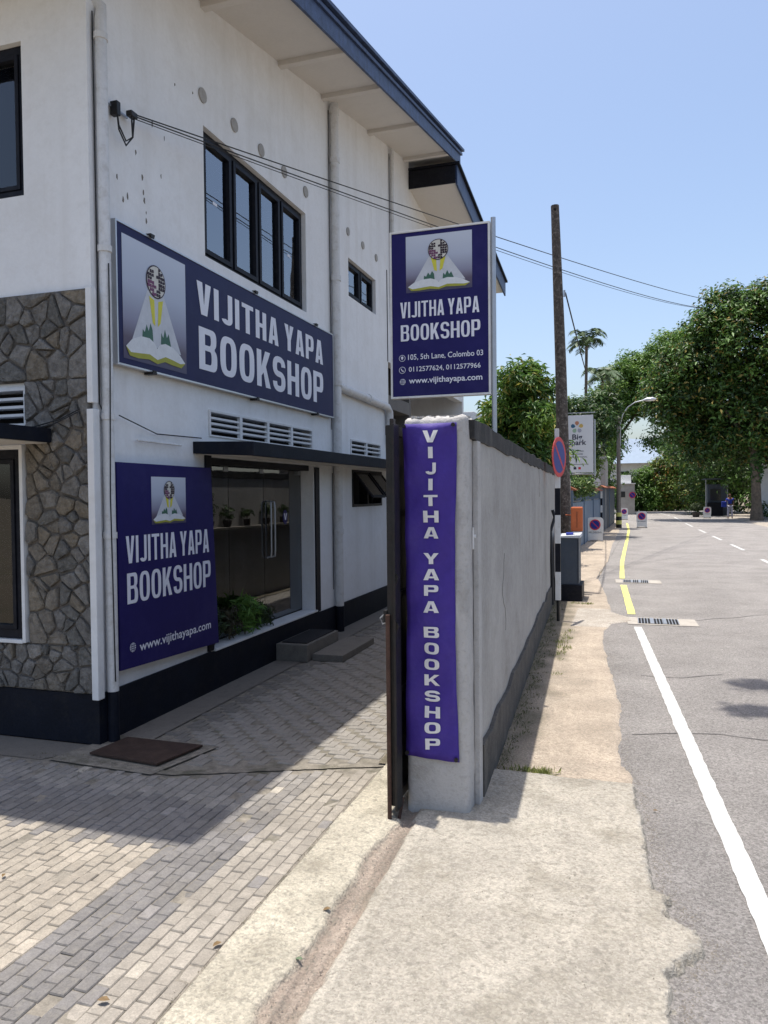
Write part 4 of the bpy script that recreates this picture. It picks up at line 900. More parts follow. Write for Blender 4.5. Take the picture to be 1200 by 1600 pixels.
# gate leaf standing open behind the pillar, on its rail
G = empty('sliding_gate', 'black sheet steel gate leaf parked open behind the banner pillar', 'gate')
box('sheet_panel', M['gate'], (-1.092, -1.084, 3.50, 6.9, .10, 1.90), G, .001)
box('gate_frame', M['gate'], (-1.096, -1.064, 3.455, 3.50, .09, 1.93), G, .004)
box('gate_frame', M['gate'], (-1.112, -1.066, 6.9, 6.945, .09, 1.93), G, .004)
box('gate_frame', M['gate'], (-1.112, -1.066, 3.50, 6.9, 1.885, 1.93), G, .004)
box('gate_frame', M['gate'], (-1.112, -1.066, 3.50, 6.9, .085, .13), G, .004)
box('gate_edge_bar', M['gate'], (-1.062, -1.050, 3.44, 3.53, .07, 1.935), G, .003)
for z in (.62, 1.1, 1.5): box('cross_rail', M['gate'], (-1.082, -1.068, 3.50, 6.9, z-.015, z+.015), G, .002)
MB().tube([(-1.090, 3.442, 1.02), (-1.090, 3.442, .035)], .011, 10).build('drop_bolt', M['rust'], G, smooth=True)
MB().tube([(-1.090, 3.442, .06), (-1.085, 3.44, .012), (-1.06, 3.50, .012), (-1.055, 3.55, .10)], .008, 8).build('bottom_stay', M['rust'], G, smooth=True)
box('latch', M['gate'], (-1.115, -1.097, 3.45, 3.48, .98, 1.04), G, .003)
MB().tube([(-1.112, 3.46, 1.02), (-1.135, 3.465, 1.0), (-1.125, 3.47, .97), (-1.10, 3.465, .985)], .004, 6).build('lock_loop', M['steel'], G)
for z in (1.20, .965): MB().prism([(-1.064, 3.452, z-.03), (-1.050, 3.452, z-.06), (-1.046, 3.452, z-.02), (-1.036, 3.452, z), (-1.048, 3.452, z+.02), (-1.056, 3.452, z+.06), (-1.064, 3.452, z+.05)], (0, .02, 0)).build('lug', M['gate'], G)
box('hasp', M['gate'], (-1.075, -1.055, 3.452, 3.49, 1.80, 1.96), G, .004)

dp = MB().prism([(-3.156, 3.843, .0125), (-2.637, 3.79, .0125), (-2.554, 4.162, .0125), (-3.117, 4.169, .0125)], (0, 0, .014)).build('drain_cover', M['plate'], None, .003)
tag(dp, 'rusty brown iron cover plate on the paving beside the shop corner', 'drain cover')

# ================================================================== FOLIAGE TOOLS
def leaves(name, pos, nrm, size, asp, cols, parent=None, m='leaf', fold=.15, kind=None, droop=0.0):
    """one mesh of leaf-sized folded rhombs; pos Nx3, nrm Nx3 preferred facing, cols Nx3"""
    n = len(pos); a = rng.normal(size=(n, 3)); a[:, 2] -= droop; nrm = nrm+rng.normal(scale=.55, size=(n, 3)); nrm /= np.linalg.norm(nrm, axis=1)[:, None]
    u = a-(a*nrm).sum(1)[:, None]*nrm; u /= np.linalg.norm(u, axis=1)[:, None]; w_ = np.cross(nrm, u)
    L_ = size*rng.uniform(.65, 1.35, n); Wd = L_*asp
    v = np.empty((n, 4, 3)); v[:, 0] = pos; v[:, 1] = pos+u*(L_*.45)[:, None]+w_*(Wd/2)[:, None]+nrm*(L_*fold)[:, None]*.5
    v[:, 2] = pos+u*L_[:, None]-nrm*(L_*fold)[:, None]; v[:, 3] = pos+u*(L_*.45)[:, None]-w_*(Wd/2)[:, None]+nrm*(L_*fold)[:, None]*.5
    me = bpy.data.meshes.new(name); me.vertices.add(4*n); me.vertices.foreach_set('co', v.ravel())
    b = np.arange(n)*4; fc = np.stack([b, b+1, b+2, b, b+2, b+3], 1).reshape(-1)
    me.loops.add(6*n); me.loops.foreach_set('vertex_index', fc.astype(np.int32)); me.polygons.add(2*n)
    me.polygons.foreach_set('loop_start', (np.arange(2*n)*3).astype(np.int32)); me.polygons.foreach_set('loop_total', np.full(2*n, 3, dtype=np.int32))
    me.update(calc_edges=True)
    at = me.color_attributes.new('tint', 'FLOAT_COLOR', 'CORNER'); cc = np.ones((n, 4), dtype=np.float32); cc[:, :3] = cols
    at.data.foreach_set('color', np.repeat(cc, 6, axis=0).ravel()); me.materials.append(M[m]); o = link(name, me, parent)
    if kind: o['kind'] = kind
    return o
def blobpts(blobs, n, clump=.5, shell=.45, per=10):
    """points gathered in clumps near the surface of several ellipsoids"""
    vol = np.array([b[3]*b[4]*b[5] for b in blobs])**.75; pick = rng.choice(len(blobs), n//per+1, p=vol/vol.sum()); B_ = np.array(blobs)[pick]
    d = rng.normal(size=(len(pick), 3)); d /= np.linalg.norm(d, axis=1)[:, None]; r = 1-shell*rng.random(len(pick))**1.6
    cen = B_[:, :3]+d*B_[:, 3:6]*r[:, None]
    c = np.repeat(cen, per, 0)[:n]; dd = np.repeat(d, per, 0)[:n]; g = np.clip(rng.normal(size=(n, 3)), -1.9, 1.9); sc = np.repeat(rng.uniform(.6, 1.35, len(pick)), per)[:n, None]
    p = c+g*np.array([1, 1, .62])*clump*sc
    return p, dd*.6+g*.5, np.repeat(rng.random(len(pick)), per)[:n]
def tint(n, base, alt, third=None, clum=None, j=.25):
    t = (clum if clum is not None else rng.random(n))[:, None]; t = np.clip(t*1.3-.15+rng.normal(scale=.12, size=(n, 1)), 0, 1)
    c = np.array(base)*(1-t)+np.array(alt)*t
    if third is not None: k = rng.random(n) < .10; c[k] = np.array(third)
    return np.clip(c*rng.uniform(1-j, 1+j, (n, 1)), 0.004, 1)
def tree(name, label, trunk, limbs, blobs, n, size, asp, base, alt, third=None, clump=.3, tr=.15, cat='tree', shell=.5, group=None, rosette=0, droop=0.2):
    t = empty(name, label, cat, group)
    rs = np.linspace(tr, tr*.55, len(trunk)).tolist(); rs[0] = tr*1.35
    MB().tube(trunk, rs, 10).build('trunk', M['trunk'], t, smooth=True)
    for L_ in limbs: MB().tube(L_, np.linspace(tr*.5, tr*.12, len(L_)).tolist(), 7).build('limb', M['trunk'], t, smooth=True)
    p, d, cl = blobpts(blobs, n, clump*1.25, shell, 45 if n > 8000 else 16); up = d*.6+np.array([0, 0, .8])
    leaves('crown', p, up, size, asp, tint(n, base, alt, third, cl), t, droop=droop)
    return t
def bez(a, b, c, n=8): return [tuple((1-t)**2*np.array(a)+2*t*(1-t)*np.array(b)+t*t*np.array(c)) for t in np.linspace(0, 1, n)]

# entrance planting and pots
def plant(name, label, x, y, z, h, r, n, size, base, alt, asp=.35, pot=None, group=None, cat='plant'):
    t = empty(name, label, cat, group)
    if pot:
        pr, ph = pot; o = MB().tube([(x, y, z), (x, y, z+ph)], [pr*.7, pr], 14).build('pot', M['terracotta'], t); z += ph
    mb = MB()
    for k in range(5): mb.tube(bez((x, y, z), (x+random.uniform(-.3, .3)*r, y+random.uniform(-.3, .3)*r, z+h*.5), (x+random.uniform(-.8, .8)*r, y+random.uniform(-.8, .8)*r, z+h*.85), 5), .004, 5)
    mb.build('stem', M['trunk'], t)
    p, d, cl = blobpts([(x, y, z+h*.58, r, r, h*.45)], n, r*.16, .8)
    leaves('foliage', p, d+np.array([0, 0, .5]), size, asp, tint(n, base, alt, None, cl), t); return t
rp = random.Random(4)
plant('potted_shrub', 'dark broad-leaved shrub at the left end of the planting by the glass door', -3.32, 5.62, .335, .36, .10, 420, .05, (.03, .05, .02), (.05, .08, .03))
plant('potted_shrub', 'reddish dark leafy plant second from the left by the glass door', -3.31, 5.86, .335, .30, .10, 420, .045, (.05, .045, .025), (.07, .07, .035))
plant('spiky_plant', 'bright green narrow-leaved plant in the middle of the doorway planting', -3.30, 6.12, .335, .34, .13, 520, .085, (.10, .22, .04), (.18, .32, .07), asp=.16)
plant('potted_shrub', 'green bushy plant third from the right by the glass door', -3.31, 6.38, .335, .28, .11, 420, .045, (.035, .07, .02), (.07, .11, .035))
plant('potted_shrub', 'small dark bush at the right end of the doorway planting beside the step', -3.32, 6.60, .335, .20, .09, 300, .04, (.03, .05, .02), (.05, .08, .03))
for i_, yy in enumerate((8.6, 9.3, 9.75, 10.3, 10.9, 11.5)):
    plant('pot_plant', 'clay pot plant on the ledge inside the boundary wall', wxy(yy)-.31, yy, 1.141, (.14, .42, .2, .16, .24, .18)[i_], .10, 200, .05, (.035, .06, .02), (.06, .10, .03), pot=(.06, .10), group='clay pots on the inner ledge', cat='pot plant')

# ================================================================== STREET FURNITURE
def ring_sign(c, nrm, r, parent, slash=True):
    F = Fr(c, Vector((0, 0, 1)).cross(Vector(nrm)), (0, 0, 1)); F.n = Vector(nrm).normalized()
    circ = lambda k, n=28: [(r*k*math.cos(2*math.pi*i/n), r*k*math.sin(2*math.pi*i/n)) for i in range(n)]
    o = F.poly('sign_disc', circ(1), 0, M['red'], parent, .006)
    F.poly('disc_face', circ(.80), .0065, M['blue'], o, .001)
    k = .10; q = .80
    F.poly('slash', [(-q*r*.707-k*r*.5, q*r*.707-k*r*.5), (q*r*.707-k*r*.5, -q*r*.707-k*r*.5), (q*r*.707+k*r*.5, -q*r*.707+k*r*.5), (-q*r*.707+k*r*.5, q*r*.707+k*r*.5)], .008, M['red'], o, .001)
    return o
np_ = empty('no_parking_sign', 'round red and blue no-parking sign on a black and white striped post by the wall', 'road sign')
sx, sy = -.80, 9.5
MB().tube([(sx, sy, 0), (sx, sy, .27)], .020, 10).build('post_foot', M['gate'], np_)
zz = [.27, .62, .97, 1.32, 1.65, 2.02]
for i, (a, b) in enumerate(zip(zz[:-1], zz[1:])): box('post_band', M['board'] if i % 2 == 0 else M['black'], (sx-.032, sx+.032, sy-.025, sy+.025, a, b-.001), np_, .003)
box('post_band', M['board'], (sx-.032, sx+.020, sy-.022, sy+.022, 2.02, 2.38), np_, .003)
th = math.radians(75)
ring_sign((sx+.02, sy-.045, 2.03), (math.sin(th), -math.cos(th), 0), .245, np_)

up_ = empty('utility_pole', 'tall mottled dark timber pole leaning slightly behind the grey cabinet', 'pole')
MB().tube([(-.90, 12.4, -.05), (-.935, 12.4, 1.0), (-.985, 12.4, 3.6), (-1.065, 12.4, 6.16)], [.118, .108, .088, .064], 12).build('shaft', M['pole'], up_, smooth=True)
MB().tube([(-1.055, 12.325, 6.07), (-1.055, 12.30, 6.07)], .018, 8).build('bolt', M['void'], up_)
MB().tube([(-.915, 12.28, 1.24), (-.80, 12.30, 1.235)], .008, 6).build('strap', M['orange'], up_)
MB().box(-.93, -.90, 12.27, 12.30, 4.68, 4.78).build('bracket', M['steel'], up_)
ob = MB().box(-.815, -.635, 12.02, 12.14, .99, 1.37).build('litter_box', M['orange'], None, .035, seg=4)
tag(ob, 'small orange plastic box strapped to the side of the dark utility pole', 'box')
MB().box(-.725, -.718, 12.012, 12.022, 1.05, 1.30).build('slot', M['rust'], ob)
cbx = empty('street_cabinet', 'slate grey service cabinet with pale top on a dark base beside the utility pole', 'cabinet')
box('body', M['cabinet'], (-.955, -.655, 11.30, 11.85, .25, .93), cbx, .006)
box('base', M['black'], (-.965, -.610, 11.27, 11.88, 0, .248), cbx, .006)
MB().hexa([(-.975, 11.27, .932), (-.635, 11.27, .932), (-.635, 11.88, .932), (-.975, 11.88, .932)], [(-.975, 11.27, .955), (-.635, 11.27, .975), (-.635, 11.88, .985), (-.975, 11.88, .965)]).build('lid', M['cabtop'], cbx, .004)
box('door_edge', M['black'], (-.667, -.661, 11.29, 11.299, .28, .91), cbx, 0)
bt = MB().tube([(-.84, 11.4, .985), (-.74, 11.42, .985)], .022, 10).build('crumpled_bottle', M['shirt'], None, smooth=True); tag(bt, 'blue crumpled plastic bottle lying on top of the grey cabinet', 'bottle')
MB().tube([(-.74, 11.42, .985), (-.715, 11.425, .985)], .010, 8).build('cap', M['board'], bt)
# thick black cable loop on the wall end
cb = MB().tube([(-.99, 10.9, 1.35), (-.96, 10.9, 1.25), (-1.0, 10.7, 1.05), (-.975, 10.6, .6), (-.97, 10.6, .05)], .022, 8).build('wall_cable', M['cable'], None, smooth=True); tag(cb, 'thick black cable dropping down the far end of the boundary wall', 'cable')

def drain(x0, x1, y0, y1, label):
    t = empty('drain_grate', label, 'drain grate', 'drain grates in the road edge')
    MB().prism([(x0-.12, y0-.06, -.002), (x1+.22, y0-.05, -.002), (x1+.20, y1+.05, -.002), (x0-.14, y1+.06, -.002)], (0, 0, .010)).build('surround', M['concstrip'] if 0 else M['joint2'], t)
    MB().prism([(x0, y0, .0085), (x1, y0, .0085), (x1, y1, .0085), (x0, y1, .0085)], (0, 0, .0015)).build('pit', M['void'], t)
    for k in range(14):
        a = x0+(x1-x0)*k/13; MB().box(a-.005, a+.005, y0, y1, .011, .016).build('bar', M['steel'], t)
    for q in (.34, .67): a = x0+(x1-x0)*q; MB().box(a-.018, a+.018, y0, y1, .0112, .017).build('bar', M['steel'], t)
    return t
M['joint2'] = mat('pale_concrete_surround', (.36, .33, .29), .15, 6, .9, .4, 60)
drain(.14, .60, 9.58, 9.98, 'nearer slotted iron drain grate set in a pale concrete surround')
drain(-.05, .37, 13.85, 14.25, 'farther slotted iron drain grate between the yellow edge lines')

def board(x, y, w_, h, label, yaw=0.0):
    t = empty('no_parking_board', label, 'sign board', 'no-parking boards standing along the road edge')
    def PB(a0, a1, d0, d1, z0, z1, name, m, bev=.004, par=t):
        mb = MB(); ca, sa = math.cos(yaw), math.sin(yaw)
        mb.box(a0, a1, d0, d1, z0, z1); mb.v = [(x+p[0]*ca-p[1]*sa, y+p[0]*sa+p[1]*ca, p[2]) for p in mb.v]; return mb.build(name, m, par, bev)
    n = 10; r = w_*.22; pts = [(-w_/2, h*.34), (w_/2, h*.34)]+[(w_/2-r+r*math.cos(math.radians(90*i/n)), h-r+r*math.sin(math.radians(90*i/n))) for i in range(n+1)]+[(-w_/2+r+r*math.cos(math.radians(90+90*i/n)), h-r+r*math.sin(math.radians(90+90*i/n))) for i in range(n+1)]
    F = Fr((x, y, 0), (math.cos(yaw), math.sin(yaw), 0), (0, 0, 1))
    F.poly('board_face', pts, -.03, M['board'], t, .03)
    PB(-w_*.46, -w_*.30, 0, .03, .03, h*.34, 'leg', M['board']); PB(w_*.30, w_*.46, 0, .03, .03, h*.34, 'leg', M['board'])
    PB(-w_*.30, w_*.30, .004, .03, h*.08, h*.33, 'lower_panel', M['board']); PB(-w_*.5, w_*.5, -.02, .16, 0, .03, 'foot', M['concstrip'])
    PB(-w_*.44, -w_*.36, .28, .31, .0, h*.8, 'rear_leg', M['board']); PB(w_*.36, w_*.44, .28, .31, .0, h*.8, 'rear_leg', M['board'])
    ring_sign(F.p(0, h*.70, .002), F.n, h*.22, t)
    put(font_mesh('NO PARKING', .01), 'lettering', F, -w_*.38, w_*.38, h*.36, h*.42, .002, M['ink'], t)
    return t
board(-.945, 25.1, .52, .78, 'nearest white no-parking board standing on the left pavement by the blue gate')
board(.655, 34.9, .44, .73, 'white no-parking board standing out on the road beside the yellow line', -.12)
board(-.10, 45, .42, .66, 'farther white no-parking board half hidden behind the street lamp base')
board(4.50, 47.5, .42, .66, 'white no-parking board in the shade under the big tree across the road')

lp = empty('street_lamp', 'grey street lamp post with curved arm and banded base beyond the gate', 'street lamp')
MB().tube([(-.30, 34.7, 0), (-.30, 34.7, 4.95)], [.10, .075], 12).build('post', M['oldpole'], lp, smooth=True)
for k in range(4): MB().tube([(-.30, 34.7, .0+k*.17), (-.30, 34.7, .165+k*.17)], .125, 12).build('base_band', M['yellow'] if k % 2 else M['gate'], lp)
MB().tube([(-.22, 34.7, 3.6), (-.22, 34.7, 4.0), (-.23, 34.65, 4.5), (-.12, 34.6, 4.95), (.08, 34.5, 5.25), (.38, 34.5, 5.45), (.75, 34.5, 5.53)], .022, 8).build('arm', M['steel'], lp, smooth=True)
hd = MB().tube([(.72, 34.5, 5.53), (.85, 34.5, 5.545), (1.1, 34.5, 5.56), (1.25, 34.5, 5.55)], [.03, .075, .085, .03], 10).build('lamp_head', M['alu'], lp, smooth=True)

# Big Spark sign
bs = empty('school_sign', 'tall pale grey sign reading Big Spark with coloured petals behind the utility pole', 'sign')
box('panel', M['spark'], (-1.44, -.79, 20.0, 20.08, 2.10, 3.565), bs, .004)
MB().tube([(-.755, 20.05, 2.0), (-.755, 20.05, 3.45)], .022, 10).build('side_bar', M['steel'], bs); MB().tube([(-1.42, 20.14, 0), (-1.42, 20.14, 3.5)], .035, 10).build('post', M['steel'], bs); MB().tube([(-1.5, 20.12, 2.06), (-.74, 20.06, 2.06)], .02, 8).build('bottom_bar', M['steel'], bs)
box('top_bar', M['steel'], (-1.5, -.74, 20.02, 20.06, 3.62, 3.64), bs, 0)
F = YF(20.0); cx_, cz_ = -1.19, 3.26
for k, a0 in enumerate((90, 18, -54, -126, 162)):
    u_ = Vector((math.cos(math.radians(a0)), math.sin(math.radians(a0)))); w_ = Vector((-u_.y, u_.x)); c0 = Vector((cx_, cz_))
    pts = [c0+u_*.04, c0+u_*.09+w_*.05, c0+u_*.14+w_*.045, c0+u_*.16, c0+u_*.14-w_*.045, c0+u_*.09-w_*.05]; F.poly('petal', [tuple(q) for q in pts], .001, M['petal'][k], bs, .001)
put(font_mesh('Big', .02), 'lettering', F, -1.31, -1.06, 2.90, 3.08, .003, M['ink'], bs)
put(font_mesh('Spark', .02), 'lettering', F, -1.42, -.96, 2.76, 2.94, .003, M['ink'], bs)
put(font_mesh('COMPUTING', .012), 'lettering', F, -1.34, -1.03, 2.63, 2.665, .003, M['ink'], bs)
put(font_mesh('LANGUAGE', .012), 'lettering', F, -1.33, -1.05, 2.555, 2.59, .003, M['ink'], bs)
put(font_mesh('INTERNATIONAL', .012), 'lettering', F, -1.38, -.93, 2.48, 2.515, .003, M['ink'], bs)
F.poly('rule', [(-1.38, 2.305), (-.90, 2.305), (-.90, 2.315), (-1.38, 2.315)], .001, M['ink'], bs, .001)
F.poly('icon', [(-1.28, 2.18), (-1.21, 2.18), (-1.21, 2.24), (-1.28, 2.24)], .001, M['ink'], bs, .001); F.poly('icon', [(-1.16, 2.18), (-1.10, 2.18), (-1.10, 2.24), (-1.16, 2.24)], .001, M['red'], bs, .001)

# ================================================================== NEIGHBOURING WALLS, GATES, HOUSES
nw = empty('neighbour_wall', 'plain pale grey wall end standing between utility pole and blue gate', 'wall')
box('wall_face', M['pwall'], (-1.70, -1.38, 16.0, 20.4, 0, 1.95), nw, .01)
def gatewall(name, label, p0, p1, h, m, cat, n, coping=True, pierced=True):
    t = empty(name, label, cat); d = Vector((p1[0]-p0[0], p1[1]-p0[1], 0)); L_ = d.length; u = d.normalized(); F = Fr((p0[0], p0[1], 0), u, (0, 0, 1))
    def bx(a0, a1, z0, z1, c0, c1, nm, mm):
        return MB().hexa([F.p(a0, z0, c0), F.p(a1, z0, c0), F.p(a1, z0, c1), F.p(a0, z0, c1)], [F.p(a0, z1, c0), F.p(a1, z1, c0), F.p(a1, z1, c1), F.p(a0, z1, c1)]).build(nm, mm, t, .004)
    W_ = L_/n
    for k in range(n):
        hh = h if not pierced else h*.80
        bx(k*W_+.03, (k+1)*W_-.03, .02, hh, -.08, 0, 'panel', m if k != 1 else m)
        bx(k*W_-.03, k*W_+.03, 0, h, -.12, .03, 'post', M['bluegate'])
        if pierced:
            bx(k*W_+.03, (k+1)*W_-.03, hh, h, -.09, -.05, 'pierced_block', M['bluebrick'])
            for q in range(8): a = k*W_+.10+q*(W_-.2)/7; bx(a-.05, a+.05, hh+.04, h-.04, -.049, -.01, 'bar', m)
    if coping:
        for k in range(int(L_/.35)):
            a = k*.35; MB().hexa([F.p(a, h, .10), F.p(a+.345, h, .10), F.p(a+.345, h, -.20), F.p(a, h, -.20)], [F.p(a, h+.03, .10), F.p(a+.345, h+.03, .10), F.p(a+.345, h+.11, -.05), F.p(a, h+.11, -.05)]).build('coping_tile', M['tile'], t, .004)
    return t
gatewall('blue_gate_wall', 'blue-grey panelled gate wall with terracotta coping behind the no-parking board', (-1.36, 20.5), (-.95, 30.3), 1.64, M['bluegate'], 'gate', 3)
sp = empty('striped_post', 'thin black and white striped post at the end of the blue gate', 'post')
for k in range(6): box('post_band', M['board'] if k % 2 else M['black'], (-.93, -.86, 30.1, 30.17, k*.27, k*.27+.268), sp, 0)
gatewall('dark_gate', 'dark slate sheet gate recessed beyond the striped post', (-.90, 30.8), (-.55, 40), 1.75, M['bluegate2'], 'gate', 2, pierced=False)
ww = empty('white_gatehouse', 'small white gable building with sloping bright top behind the blue gate', 'building')
MB().prism([(-2.2, 33, 0), (-1.02, 33, 0), (-1.02, 33, 3.5), (-1.25, 33, 3.3), (-1.55, 33, 2.6), (-2.2, 33, 2.5)], (0, .6, 0)).build('wall', M['wall2'], ww, .01)
MB().prism([(-1.02, 32.9, 3.5), (-1.62, 32.9, 2.45), (-1.62, 32.9, 2.53), (-1.05, 32.9, 3.62)], (0, 5, 0)).build('parapet', M['wall2'], ww, .01)
box('side_wall', M['pwall'], (-1.015, -.80, 33.0, 37, 0, 3.1), ww, .01)
gb = empty('grey_block', 'plain light grey flat-roofed building beyond the street lamp', 'building')
box('wall', M['pwall'], (-.62, .58, 55, 58, -.1, 2.12), gb, .02); box('upper_wall', M['wall2'], (-.62, .35, 56, 58, 2.12, 2.75), gb, .02)
box('roof_edge', M['wall2'], (-.68, .64, 54.9, 58, 2.12, 2.17), gb, .01)
box('window', M['houseglass'], (-.35, -.05, 54.97, 54.995, 1.2, 1.6), gb, 0)
ring_sign((.42, 54.9, 1.35), (0, -1, 0), .22, gb)
bh = empty('blue_roofed_house', 'distant house with a pale blue sheet roof between the trees', 'house')
box('wall', M['wall2'], (-1.4, 4.0, 75.5, 82, -.1, 4.4), bh, .02)
MB().add([(-2.6, 74.5, 4.25), (3.6, 74.5, 4.25), (3.6, 83, 4.4), (-2.6, 83, 4.4), (.2, 78, 6.8), (2.2, 78, 6.6)], [(0, 1, 5, 4), (1, 2, 5), (2, 3, 4, 5), (3, 0, 4), (0, 3, 2, 1)]).build('roof', M['roofblue'], bh)
for a in (-.6, 1.4): MB().prism([(a, 75.48, 2.3), (a+.9, 75.48, 2.3), (a+.9, 75.48, 3.5), (a, 75.48, 3.5)], (0, -.03, 0)).build('window', M['houseglass'], bh)
th_ = empty('tiled_house', 'distant house with red clay tile roof behind the tall shrubs', 'house')
box('wall', M['pwall'], (4.9, 7.3, 76, 82, -.1, 4.6), th_, .02)
for k in range(10):
    z0, z1 = 4.6+k*.12, 4.7+k*.12; y0 = 75.2+k*.28
    MB().hexa([(4.8, y0, z0), (7.4, y0, z0), (7.4, y0+.3, z0+.11), (4.8, y0+.3, z0+.11)], [(4.8, y0, z0+.05), (7.4, y0, z0+.05), (7.4, y0+.3, z0+.16), (4.8, y0+.3, z0+.16)]).build('tile_course', M['tile'], th_)
rw = empty('roadside_house_wall', 'plain white building wall at the right edge beyond the ivy-clad trunk', 'building')
box('wall', M['wall2'], (6.9, 14, 46, 46.4, 0, 4.9), rw, .02); box('roof_edge', M['tile'], (6.8, 14, 45.8, 46.6, 4.9, 5.05), rw, .02)
hut = empty('guard_hut', 'dark guard hut with flat roof in the deep shade of the big tree', 'hut')
box('wall', M['cabinet'], (4.95, 6.1, 52, 53.5, 0, 2.0), hut, .02); box('roof', M['cabinet'], (4.7, 6.1, 51.2, 53.7, 2.30, 2.36), hut, .01)
box('counter', M['black'], (4.9, 5.8, 51.7, 51.99, .0, .85), hut, .01); box('window', M['houseglass'], (5.1, 5.7, 51.96, 51.995, 1.0, 1.7), hut, 0)
for a in (4.75, 6.0): box('post', M['steel'], (a, a+.05, 51.3, 51.35, 0, 2.3), hut, 0)
# white house behind the sign
wh = empty('white_house', 'white flat-fronted house glimpsed between hanging sign and banner pillar', 'house')
box('wall', M['wall2'], (-8.5, -4.25, 22, 28, 0, 4.0), wh, .02)
for a in (-6.0, -4.9): box('window', M['houseglass'], (a, a+.35, 21.97, 21.995, 3.3, 3.75), wh, 0)
hb = box('house_name_board', M['spark'], (-6.2, -5.2, 21.4, 21.46, 2.9, 4.35), None, .004); tag(hb, 'pale board with dark script under the bottom edge of the hanging sign', 'sign')
put(font_mesh('Japan', .01), 'lettering', YF(21.4), -6.0, -5.4, 4.02, 4.2, .003, M['ink'], hb)

# courtyard end wall and interior ground
sheet('rear_yard', [(-9, 13.2), (-1.4, 13.2), (-1.6, 40), (-9, 40)], -.004, M['concstrip'])

# ================================================================== TREES
GR = dict(d=(.030, .062, .018), m=(.11, .21, .042), l=(.095, .15, .035), y=(.20, .21, .05))
tree('big_shade_tree', 'huge dark-leaved roadside tree filling the right side above the road', bez((6.35, 42.4, 0), (6.3, 42.4, 3), (6.1, 42.6, 6), 8),
     [bez((6.2, 42.5, 3.6), (5.2, 42.5, 5.5), (3.6, 43, 7.5)), bez((6.1, 42.6, 5), (7.4, 42.8, 7), (8.6, 42.8, 8.5)), bez((6.1, 42.6, 5.5), (6.0, 42.9, 8), (5.8, 43, 10)), bez((6.2, 42.5, 4.2), (5.0, 44, 6), (2.8, 45, 6.6))],
     [(5.0, 43, 4.3, 1.2, 1.2, 1.0), (6.5, 42, 5.0, 1.5, 1.1, 1.2), (2.1, 43.5, 6.2, 1.0, 1.2, 1.1), (2.8, 43.5, 4.9, .8, 1, .7), (3.8, 43, 3.6, .9, 1, .7), (7.6, 42.5, 3.9, 1.2, 1.2, 1.2), (1.6, 45, 7.0, .9, 1.2, 1.0), (6.4, 43, 9.2, 2.9, 2.6, 2.7), (4.0, 43.2, 8.3, 2.1, 2.2, 2.2), (8.6, 43, 8.6, 2.5, 2.6, 2.8), (5.3, 43, 11.0, 1.5, 1.8, 1.3), (2.8, 44, 7.2, 1.7, 2.0, 1.7), (5.5, 44, 6.3, 2.6, 2.4, 1.9), (8.0, 43.5, 5.6, 1.9, 2.2, 2.2), (3.7, 44.5, 5.2, 1.3, 1.6, 1.4), (7.2, 42.6, 11.2, 1.6, 1.6, 1.1), (6.5, 45, 4.3, 1.6, 1.6, 1.4), (4.2, 43.2, 10.2, 1.2, 1.5, 1.0), (2.0, 44.5, 8.2, 1.0, 1.2, .9)],
     82000, .24, .42, GR['d'], GR['m'], (.24, .19, .05), .24, .26, shell=.55)
iv, dv_, cv_ = blobpts([(6.35, 42.35, 1.6+k*.9, .24, .24, .6) for k in range(3)], 1800, .05, .3); iv = iv[iv[:, 2] > 1.9]
leaves('ivy', iv, np.tile((0, -1, .3), (len(iv), 1)), .09, .7, tint(len(iv), (.03, .08, .02), (.06, .14, .03)), bpy.data.objects['big_shade_tree'])
tree('rain_tree', 'broad feathery bright green tree arching over the road behind the lamp', bez((-1.6, 60, 0), (-1.4, 60, 4), (-.2, 60, 7), 8),
     [bez((-.6, 60, 5.5), (1.0, 60, 8), (2.6, 60, 9.5)), bez((-.3, 60, 7), (-.6, 60, 9), (-.8, 60, 10)), bez((-.5, 60, 6), (-2, 60, 8), (-3, 60, 8.8))],
     [(1.3, 60, 10.6, 2.1, 2.2, 1.7), (-.4, 60, 9.7, 1.6, 2.2, 1.7), (2.8, 60, 11.6, 1.7, 2, 1.6), (4.0, 60, 12.2, 1.5, 2, 1.4), (-1.0, 59.5, 7.4, 1.3, 1.8, 1.6), (-.9, 59.5, 5.2, .9, 1.5, 1.2), (.5, 60, 8.0, 1.4, 1.8, .9), (2.6, 60, 8.9, 1.8, 2, 1.2), (3.8, 61, 9.6, 1.5, 2, 1.8), (-1.8, 60, 5.4, 1.3, 1.6, 1.4), (1.4, 60, 11.2, 1.0, 1.2, .7), (-2.6, 60, 8.0, 1.2, 1.4, 1.4)],
     46000, .24, .4, (.07, .15, .025), (.17, .28, .05), None, .22, .24, shell=.6)
tree('long_leaved_tree', 'bushy bright green long-leaved tree behind the boundary wall beside the pole', bez((-1.9, 17, 0), (-1.95, 17, 1.6), (-2.0, 17, 2.9), 7),
     [bez((-1.95, 17, 1.6), (-2.4, 17, 2.4), (-2.8, 17, 3.2)), bez((-1.97, 17, 2.0), (-1.5, 17, 2.8), (-1.3, 17, 3.4)), bez((-2, 17, 2.4), (-2, 17.3, 3.4), (-1.9, 17.2, 4.1))],
     [(-2.1, 17, 3.5, .72, .8, .9), (-2.72, 17.2, 3.1, .42, .6, .6), (-1.90, 17.3, 3.3, .20, .4, .70), (-2.1, 17, 2.4, .85, .8, .8), (-1.90, 17, 4.0, .20, .4, .36), (-2.3, 17.1, 4.15, .38, .45, .38), (-2.75, 17, 2.3, .5, .6, .7), (-1.95, 17.2, 2.1, .18, .4, .6)],
     13000, .19, .22, (.05, .12, .025), (.17, .29, .05), (.36, .34, .07), .12, .07, shell=.7, droop=.9)
